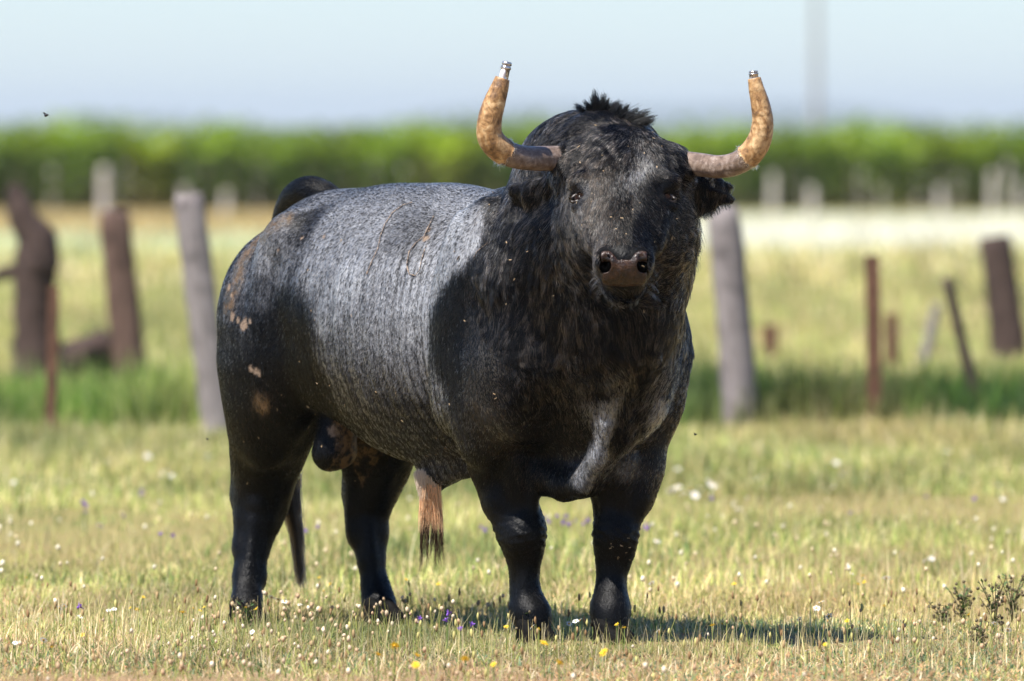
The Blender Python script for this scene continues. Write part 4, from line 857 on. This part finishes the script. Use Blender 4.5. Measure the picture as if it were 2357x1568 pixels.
# sheath tuft, pale above and dark at the tips
TUFTM=leafy('tuft hair',.3,.45,.3)
def tuftrun():
    gA=[];gB=[];gC=[]
    for x0,x1,x2,y2 in [(976,970,966,1315),(980,976,975,1280),(986,986,984,1305),(990,996,994,1285),(996,1006,1003,1308),(1000,1014,1012,1280),(1003,1018,1021,1290),(992,1002,1010,1298),(980,972,969,1270)]:
        a=at(x0,1118,.350); b=at(lerp(x0,x1,.6),1175,.362); c=at(x1+rng.normal(0,2),1225,.372); d=at(x2+rng.normal(0,3),y2,.38)
        gA.append([at(x0-2,1098,.345),a,b]); gB.append([a,b,c]); gC.append([b,c,d])
    locks('sheath_tuft',gA+[[at(x,1088,.345),at(x+3,1115,.345),at(x+8,1150,.35)] for x in (960,965,970,975)],110,.0045,.0007,lambda: np.array([.86,.72,.58])*rng.uniform(.7,1.1),TUFTM,body)
    locks('sheath_tuft',gB,100,.0055,.0007,lambda: np.array([.84,.56,.34])*rng.uniform(.5,1.5),TUFTM,body)
    locks('sheath_tuft',gC,34,.0024,.0007,lambda: np.array([.06,.035,.02])*rng.uniform(.5,2),TUFTM,body,fray=1.6)
tuftrun()
# ---- eyes
def uvball(c,r,nz=14,na=20):
    V_,F_,_=blob(np.array([c]),[1.],np.zeros((1,3)),nz,na); V_=np.array(c)+ (np.array([[np.sin(a)*np.cos(b),np.sin(a)*np.sin(b),np.cos(a)] for a in np.linspace(0,np.pi,nz) for b in np.arange(na)/na*2*np.pi])*r); return V_,F_
n=N('eye'); k=n.noise(n.obj(),60,2); n.pbr(n.ramp(k,[(.4,(.006,.004,.003)),(.7,(.02,.01,.006))]),.10,.12,None); EYE=n.m
n=N('eye rim'); k=n.noise(n.obj(),300,3); n.pbr(n.ramp(k,[(.4,(.010,.007,.006)),(.7,(.035,.024,.018))]),.35,.5,n.bump(k,.4,.002)); RIM=n.m
for s in (-1,1):
    c=H(.113*s,.136,.006); V_,F_=uvball(c+HN*.004-org,.0190); e=link('eye',mesh_np('eye',V_,F_,EYE),body)
    # lids: upper and lower arcs hugging the ball
    for up,sg in ((1,-.0135),(0,.0140)):
        path=[];rad=[]
        for t in np.linspace(-1,1,13):
            q_=H(.116*s+.0205*t,.134+sg*(1-.75*t*t)+ (.004*s*t),.0); d=HN*1.0+HX*s*.35; d=d/np.linalg.norm(d); cc=c; w_=q_-cc; out_=math.sqrt(max(.0235**2-min(w_@w_,.00040),1e-6)); path.append(tuple(q_+d*out_-org)); rad.append(.0048 if up else .0038)
        V_,F_=tube(path,rad,8); link('eyelid',mesh_py('eyelid',V_,F_,RIM),body)
# ---- nose pad (fine grid, wet brown leather)
def nose():
    c0=H(0,.385,-.01); Fn=Field(axis(c0[0]-.1,c0[0]+.1,9,9,.0022,.01),axis(c0[1]-.08,c0[1]+.08,9,9,.0022,.01),axis(c0[2]-.09,c0[2]+.08,9,9,.0022,.01)); R=np.array([HX,HA,HN])
    Fn.ell(H(0,.368,-.018),(.064,.052,.056),R,.02)
    for s in (-1,1):
        Fn.ell(H(.046*s,.380,.016),(.027,.030,.028),R,.015); Fn.ell(H(.040*s,.395,-.025),(.026,.024,.026),R,.015)
        a_=H(.043*s,.372,.050); b_=H(.052*s,.408,.030); c_=H(.060*s,.425,.005)
        Fn.cone(H(.047*s,.392,.040),b_,.010,.0155,.012,op='sub'); Fn.cone(b_,c_,.0155,.006,.006,op='sub'); Fn.cone(b_,H(.044*s,.375,-.03),.016,.010,.005,op='sub')
    Fn.cone(H(0,.412,.03),H(0,.425,-.045),.0022,.0022,.006,op='sub',flat=(HN,1.0))
    # keep only the pad area
    x,y,z=Fn.pts((slice(None),)*3); x=x-HP[0];y=y-HP[1];z=z-HP[2]
    px_=x; pt=y*HA[1]+z*HA[2]; pn=y*HN[1]+z*HN[2]
    # wedge: front face between lip and bridge
    lim=np.maximum.reduce([np.abs(px_)-.061+np.clip(-(pn+.02),0,1)*.25+0*pt,(.345-pt)-(.10-np.abs(pn-.01))*0+np.clip(pn,0,1)*.55+0*px_,-(pn+.052)+0*px_+0*pt])
    Fn.f=np.maximum(Fn.f,lim.astype(np.float32)); Vn,Qn=Fn.mesh(); Vn=relax(Vn.astype(float),Qn,2)
    n=N('wet nose leather'); o=n.obj(); v=n.n('ShaderNodeTexVoronoi'); v.inputs['Scale'].default_value=260; n.l(o,v); k=n.noise(o,70,5,.6); gl=n.noise(o,120,3)
    cc=n.mix(n.attr('hole'),n.ramp(k,[(.34,(.008,.005,.004)),(.52,(.026,.012,.007)),(.74,(.066,.031,.014))]),(.004,.003,.003)); n.pbr(cc,n.ramp(gl,[(.35,.22),(.65,.55)]),.3,n.bump(v.outputs[0],.7,.0022),Coat_Weight=.2,Coat_Roughness=.15)
    hl=np.zeros(len(Vn))
    for s in (-1,1):
        for q_,r_ in ((H(.052*s,.408,.030),.0205),(H(.046*s,.388,.0),.021),(H(.048*s,.392,.038),.012)): hl=np.maximum(hl,np.clip((1.0-np.linalg.norm((Vn-q_),axis=1)/r_)*6,0,1))
    hl=hl*np.clip((.0-(Vn-HP)@HN+.036)*200,0,1)
    mn=mesh_np('nose',Vn-org,Qn,n.m); ah=mn.attributes.new('hole','FLOAT','POINT'); ah.data.foreach_set('value',hl.astype(np.float32)); link('nose',mn,body)
nose()
# ---- horns
def hornmat(name,stops,rough,sc1=(8,8,8),b=.3):
    n=N(name); o=n.obj(); k=n.noise(n.mapping(o,sc1),4,6,.7,1.0); f=n.noise(o,90,4,.6); r=n.n('ShaderNodeTexWave'); r.wave_type='BANDS'; r.bands_direction='Z'; r.inputs['Scale'].default_value=14; r.inputs['Distortion'].default_value=6; n.l(o,r)
    c=n.ramp(k,stops); c=n.mix(n.ramp(f,[(.5,0.),(.7,.55)]),c,tuple(v*.35 for v in stops[0][1])); n.pbr(c,rough,.5,n.bump(n.math('ADD',f,n.math('MULTIPLY',r,.25)),b,.003)); return n.m
H_BASE=hornmat('horn base',[(.3,(.075,.05,.036)),(.5,(.19,.135,.10)),(.72,(.36,.30,.26))],.30)
H_WRAP=hornmat('fibre horn wrap',[(.34,(.11,.055,.022)),(.5,(.36,.20,.08)),(.66,(.60,.41,.21))],.45,(7,7,5),.6)
n=N('metal horn cap'); k=n.noise(n.obj(),200,4); n.pbr(n.ramp(k,[(.35,(.18,.16,.15)),(.6,(.62,.62,.63))]),.28,.5,n.bump(k,.3,.001),Metallic=.85); CAP=n.m
n=N('pale resin'); k=n.noise(n.obj(),120,3); n.pbr(n.ramp(k,[(.35,(.50,.44,.42)),(.65,(.75,.72,.72))]),.35,.5); RESIN=n.m
def horn(rows,cap,split,label):
    P_=[(at(x,y,Y),w_/2/(S0*CAMD/(CAMD+Y))) for x,y,Y,w_ in rows]; sp_=spline(P_,8); base=[q for q in sp_]
    org_=org; k0=int(split*8)
    V_,F_=tube([tuple(q[0]-org_) for q in base[:k0+6]],[q[1] for q in base[:k0+6]],28,.012,1); h=link('horn',mesh_py('horn',V_,F_,H_BASE),bull)
    wr=base[k0:]; path=[tuple(q[0]-org_) for q in wr]; rad=[q[1]+.0022 for q in wr]; V_,F_=tube(path,rad,28,.028,2)
    V_=np.array(V_); e=V_[:28]; ax=np.array(path[1])-np.array(path[0]); V_[:28]=e+ax[None]*rng.uniform(-.9,.5,(28,1)); link('wrap',mesh_py('wrap',V_,F_,H_WRAP),h)
    # frayed fibres at the wrap's lower edge
    S=[];
    for p in V_[:28].repeat(14,0):
        d=rng.normal(0,1,3); S.append([p+org,p+org+d*.003,p+org+d*.006+np.array([0,-.002,-.002])])
    hairobj('frayed_fibres',np.array(S),.0005,np.tile(np.array([.55,.38,.22]),(len(S),1)),HM2,h)
    (a,ra),(b,rb)=[(at(x,y,Y),r/2/(S0*CAMD/(CAMD+Y))) for x,y,Y,r in cap]; d=b-a
    pts=[(0,1.15),(.12,1),(.6,.95),(.62,1.12),(.74,1.12),(.76,.95),(.82,.95),(.84,1.1),(.97,1.05),(1,.8)]
    V_,F_=tube([tuple(a+d*t-org) for t,_ in pts],[lerp(ra,rb,t)*k for t,k in pts],20); link('cap',mesh_py('cap',V_,F_,CAP),h)
    return h,a,b,ra
rowsL=[(1345,366,-.36,56),(1300,365,-.41,58),(1255,365,-.455,58),(1212,364,-.50,56),(1176,357,-.53,57),(1147,340,-.555,58),(1127,312,-.57,56),(1127,275,-.58,52),(1137,240,-.585,48),(1149,205,-.59,39),(1157,180,-.59,30)]
rowsR=[(1520,370,-.36,52),(1562,374,-.41,54),(1610,379,-.455,54),(1652,384,-.50,53),(1690,378,-.53,54),(1724,358,-.555,55),(1747,325,-.57,52),(1755,283,-.58,46),(1750,240,-.585,40),(1741,204,-.59,32),(1736,180,-.59,26)]
hL,a,b,ra=horn(rowsL,[(1157,186,-.59,24),(1168,142,-.59,21)],4.6,'l')
pl=tube([tuple(a+(b-a)*t-org+np.array([-.004,-.008,0])) for t in (.05,.2,.4,.55,.62)],[ra*.5,ra*.62,ra*.62,ra*.5,ra*.2],12); link('resin_plug',mesh_py('resin_plug',*pl,RESIN),hL)
horn(rowsR,[(1736,186,-.59,24),(1734,163,-.59,19)],4.9,'r')
# ---- hooves
n=N('hoof horn'); k=n.noise(n.mapping(n.obj(),(8,8,60)),3,5); n.pbr(n.ramp(k,[(.3,(.002,.002,.002)),(.7,(.008,.007,.006))]),.75,.08,n.bump(k,.4,.003)); HOOF=n.m
def hoof(x,Y,yaw):
    p=at(x,330,Y); f=HU*math.cos(yaw)+HV*math.sin(yaw); l_=HV*math.cos(yaw)-HU*math.sin(yaw)
    Fh=Field(axis(p[0]-.14,p[0]+.14,9,9,.005,1),axis(Y-.14,Y+.14,9,9,.005,1),axis(-.015,.12,9,9,.005,1))
    for s in (-1,1):
        q_=np.array([p[0],Y,0])+l_*s*.025; Fh.cone(q_+np.array([0,0,.055])-f*.012,q_+np.array([0,0,.018])+f*.035,.025,.027,.008,flat=(l_,.78)); Fh.cone(q_+np.array([0,0,.02])-f*.02,q_+np.array([0,0,.015])+f*.055,.024,.014,.01,flat=(l_,.8))
        Fh.cone(q_*1-l_*s*.006+np.array([0,0,.072])-f*.040,q_-l_*s*.006+np.array([0,0,.058])-f*.048,.008,.009,.005)
    x_,y_,z_=Fh.pts((slice(None),)*3); Fh.f=np.maximum(Fh.f,(-(z_-.0)+0*x_+0*y_).astype(np.float32)); Vh,Qh=Fh.mesh(); link('hoof',mesh_np('hoof',relax(Vh.astype(float),Qh,1)-org,Qh,HOOF),body)
hoof(1229,-.085,-.1); hoof(1406,-.135,.25); hoof(566,.935,-.1); hoof(880,.935,.1)
# ---- old scars on the flank
n=N('scar skin'); k=n.noise(n.obj(),150,4); n.pbr(n.ramp(k,[(.4,(.02,.015,.012)),(.6,(.32,.24,.18))]),.6,.3,n.bump(k,.4,.002)); SCAR=n.m
def scar(pts,r0,seed):
    path=[];rad=[]
    for a,b in zip(pts[:-1],pts[1:]):
        m=max(2,int(math.dist(a,b)/7))
        for k in range(m):
            t=k/m; h_=hit(lerp(a[0],b[0],t),lerp(a[1],b[1],t))
            if h_: path.append(tuple(np.array(h_[0][:])+np.array(h_[1][:])*.0042-org)); rad.append(.85*r0*random.uniform(.6,1.3))
    V_,F_=tube(path,rad,8,.1,seed); link('scar',mesh_py('scar',V_,F_,SCAR),body)
scar([(950,468),(930,474),(905,492),(888,518),(878,545),(872,575),(860,600),(848,628),(845,638)],.0018,1)
scar([(1000,500),(985,530),(978,545),(960,560),(944,580),(938,610),(944,632),(958,636),(968,622),(972,600),(980,575),(986,560)],.0018,2)
scar([(1060,590),(1050,606)],.0024,3)
scar([(1125,560),(1100,580),(1090,600)],.0009,4)
# ---- straw and chaff caught in the coat (lies on the bull)
def chaff():
    V_=[];F_=[];pts=[(1145,905),(1147,915),(765,885),(640,940),(930,965),(1040,930),(915,903),(715,930),(705,978),(820,1105),(855,1060),(985,1045),(598,1005),(575,1105),(1052,580),(1140,450),(1128,475),(1180,600),(1283,677),(1170,700),(700,830),(1170,560),(1410,505),(1432,508),(1420,530),(1365,470),(1392,400),(1340,380),(1480,360),(1520,345),(1445,345),(1375,300),(1500,312),(1345,520),(1470,470),(1548,505),(1560,620),(1385,560),(1500,560),(1440,546),(1420,900),(1250,530),(735,880),(800,930),(1010,1000),(870,900)]
    for k in range(12): pts.append((rng.uniform(1180,1560),rng.uniform(300,720)))
    for k in range(14): pts.append((rng.uniform(560,1100),rng.uniform(500,1040)))
    for k in range(12): pts.append((rng.uniform(1400,1450),rng.uniform(1235,1290)))
    for x,y in pts:
        h_=hit(x,y)
        if not h_: continue
        n_=np.array(h_[1][:]); d=unit(rng.normal(0,1,3)[None])[0]; d=d-n_*(d@n_); d/=np.linalg.norm(d); s=np.cross(d,n_); c=np.array(h_[0][:])+n_*rng.uniform(.006,.016); L_=rng.uniform(.0015,.0048); W_=rng.uniform(.0005,.0012); k=len(V_)
        for a_ in (-1,1):
            for e in ((-1,-1),(1,-1),(1,1),(-1,1)): V_.append(c+d*a_*L_+s*e[0]*W_+n_*e[1]*W_*.6)
        F_+=[(k,k+1,k+2,k+3),(k+4,k+5,k+6,k+7),(k,k+1,k+5,k+4),(k+1,k+2,k+6,k+5),(k+2,k+3,k+7,k+6),(k+3,k,k+4,k+7)]
    n=N('straw'); kk=n.noise(n.obj(),60,2); n.pbr(n.ramp(kk,[(.35,(.22,.15,.08)),(.65,(.46,.34,.21))]),.7,.2)
    tag(link('chaff',mesh_py('chaff',V_,F_,n.m,False)),kind='stuff')
chaff()
# ---------------------------------------------------------------- air
def haze():
    V_=[(x,y,z) for z in (-1,75) for x,y in ((-6000,-300),(6000,-300),(6000,16500),(-6000,16500))]
    me=bpy.data.meshes.new('haze'); me.from_pydata(V_,[],[(3,2,1,0),(4,5,6,7),(0,1,5,4),(1,2,6,5),(2,3,7,6),(3,0,4,7)]); me.update()
    n=N('haze air'); v=n.n('ShaderNodeVolumePrincipled'); v.inputs['Color'].default_value=(.80,.90,1,1); v.inputs['Density'].default_value=.0001; v.inputs['Anisotropy'].default_value=.2; n.l(v,n.out,1); me.materials.append(n.m)
    tag(link('haze',me),kind='stuff')
haze()
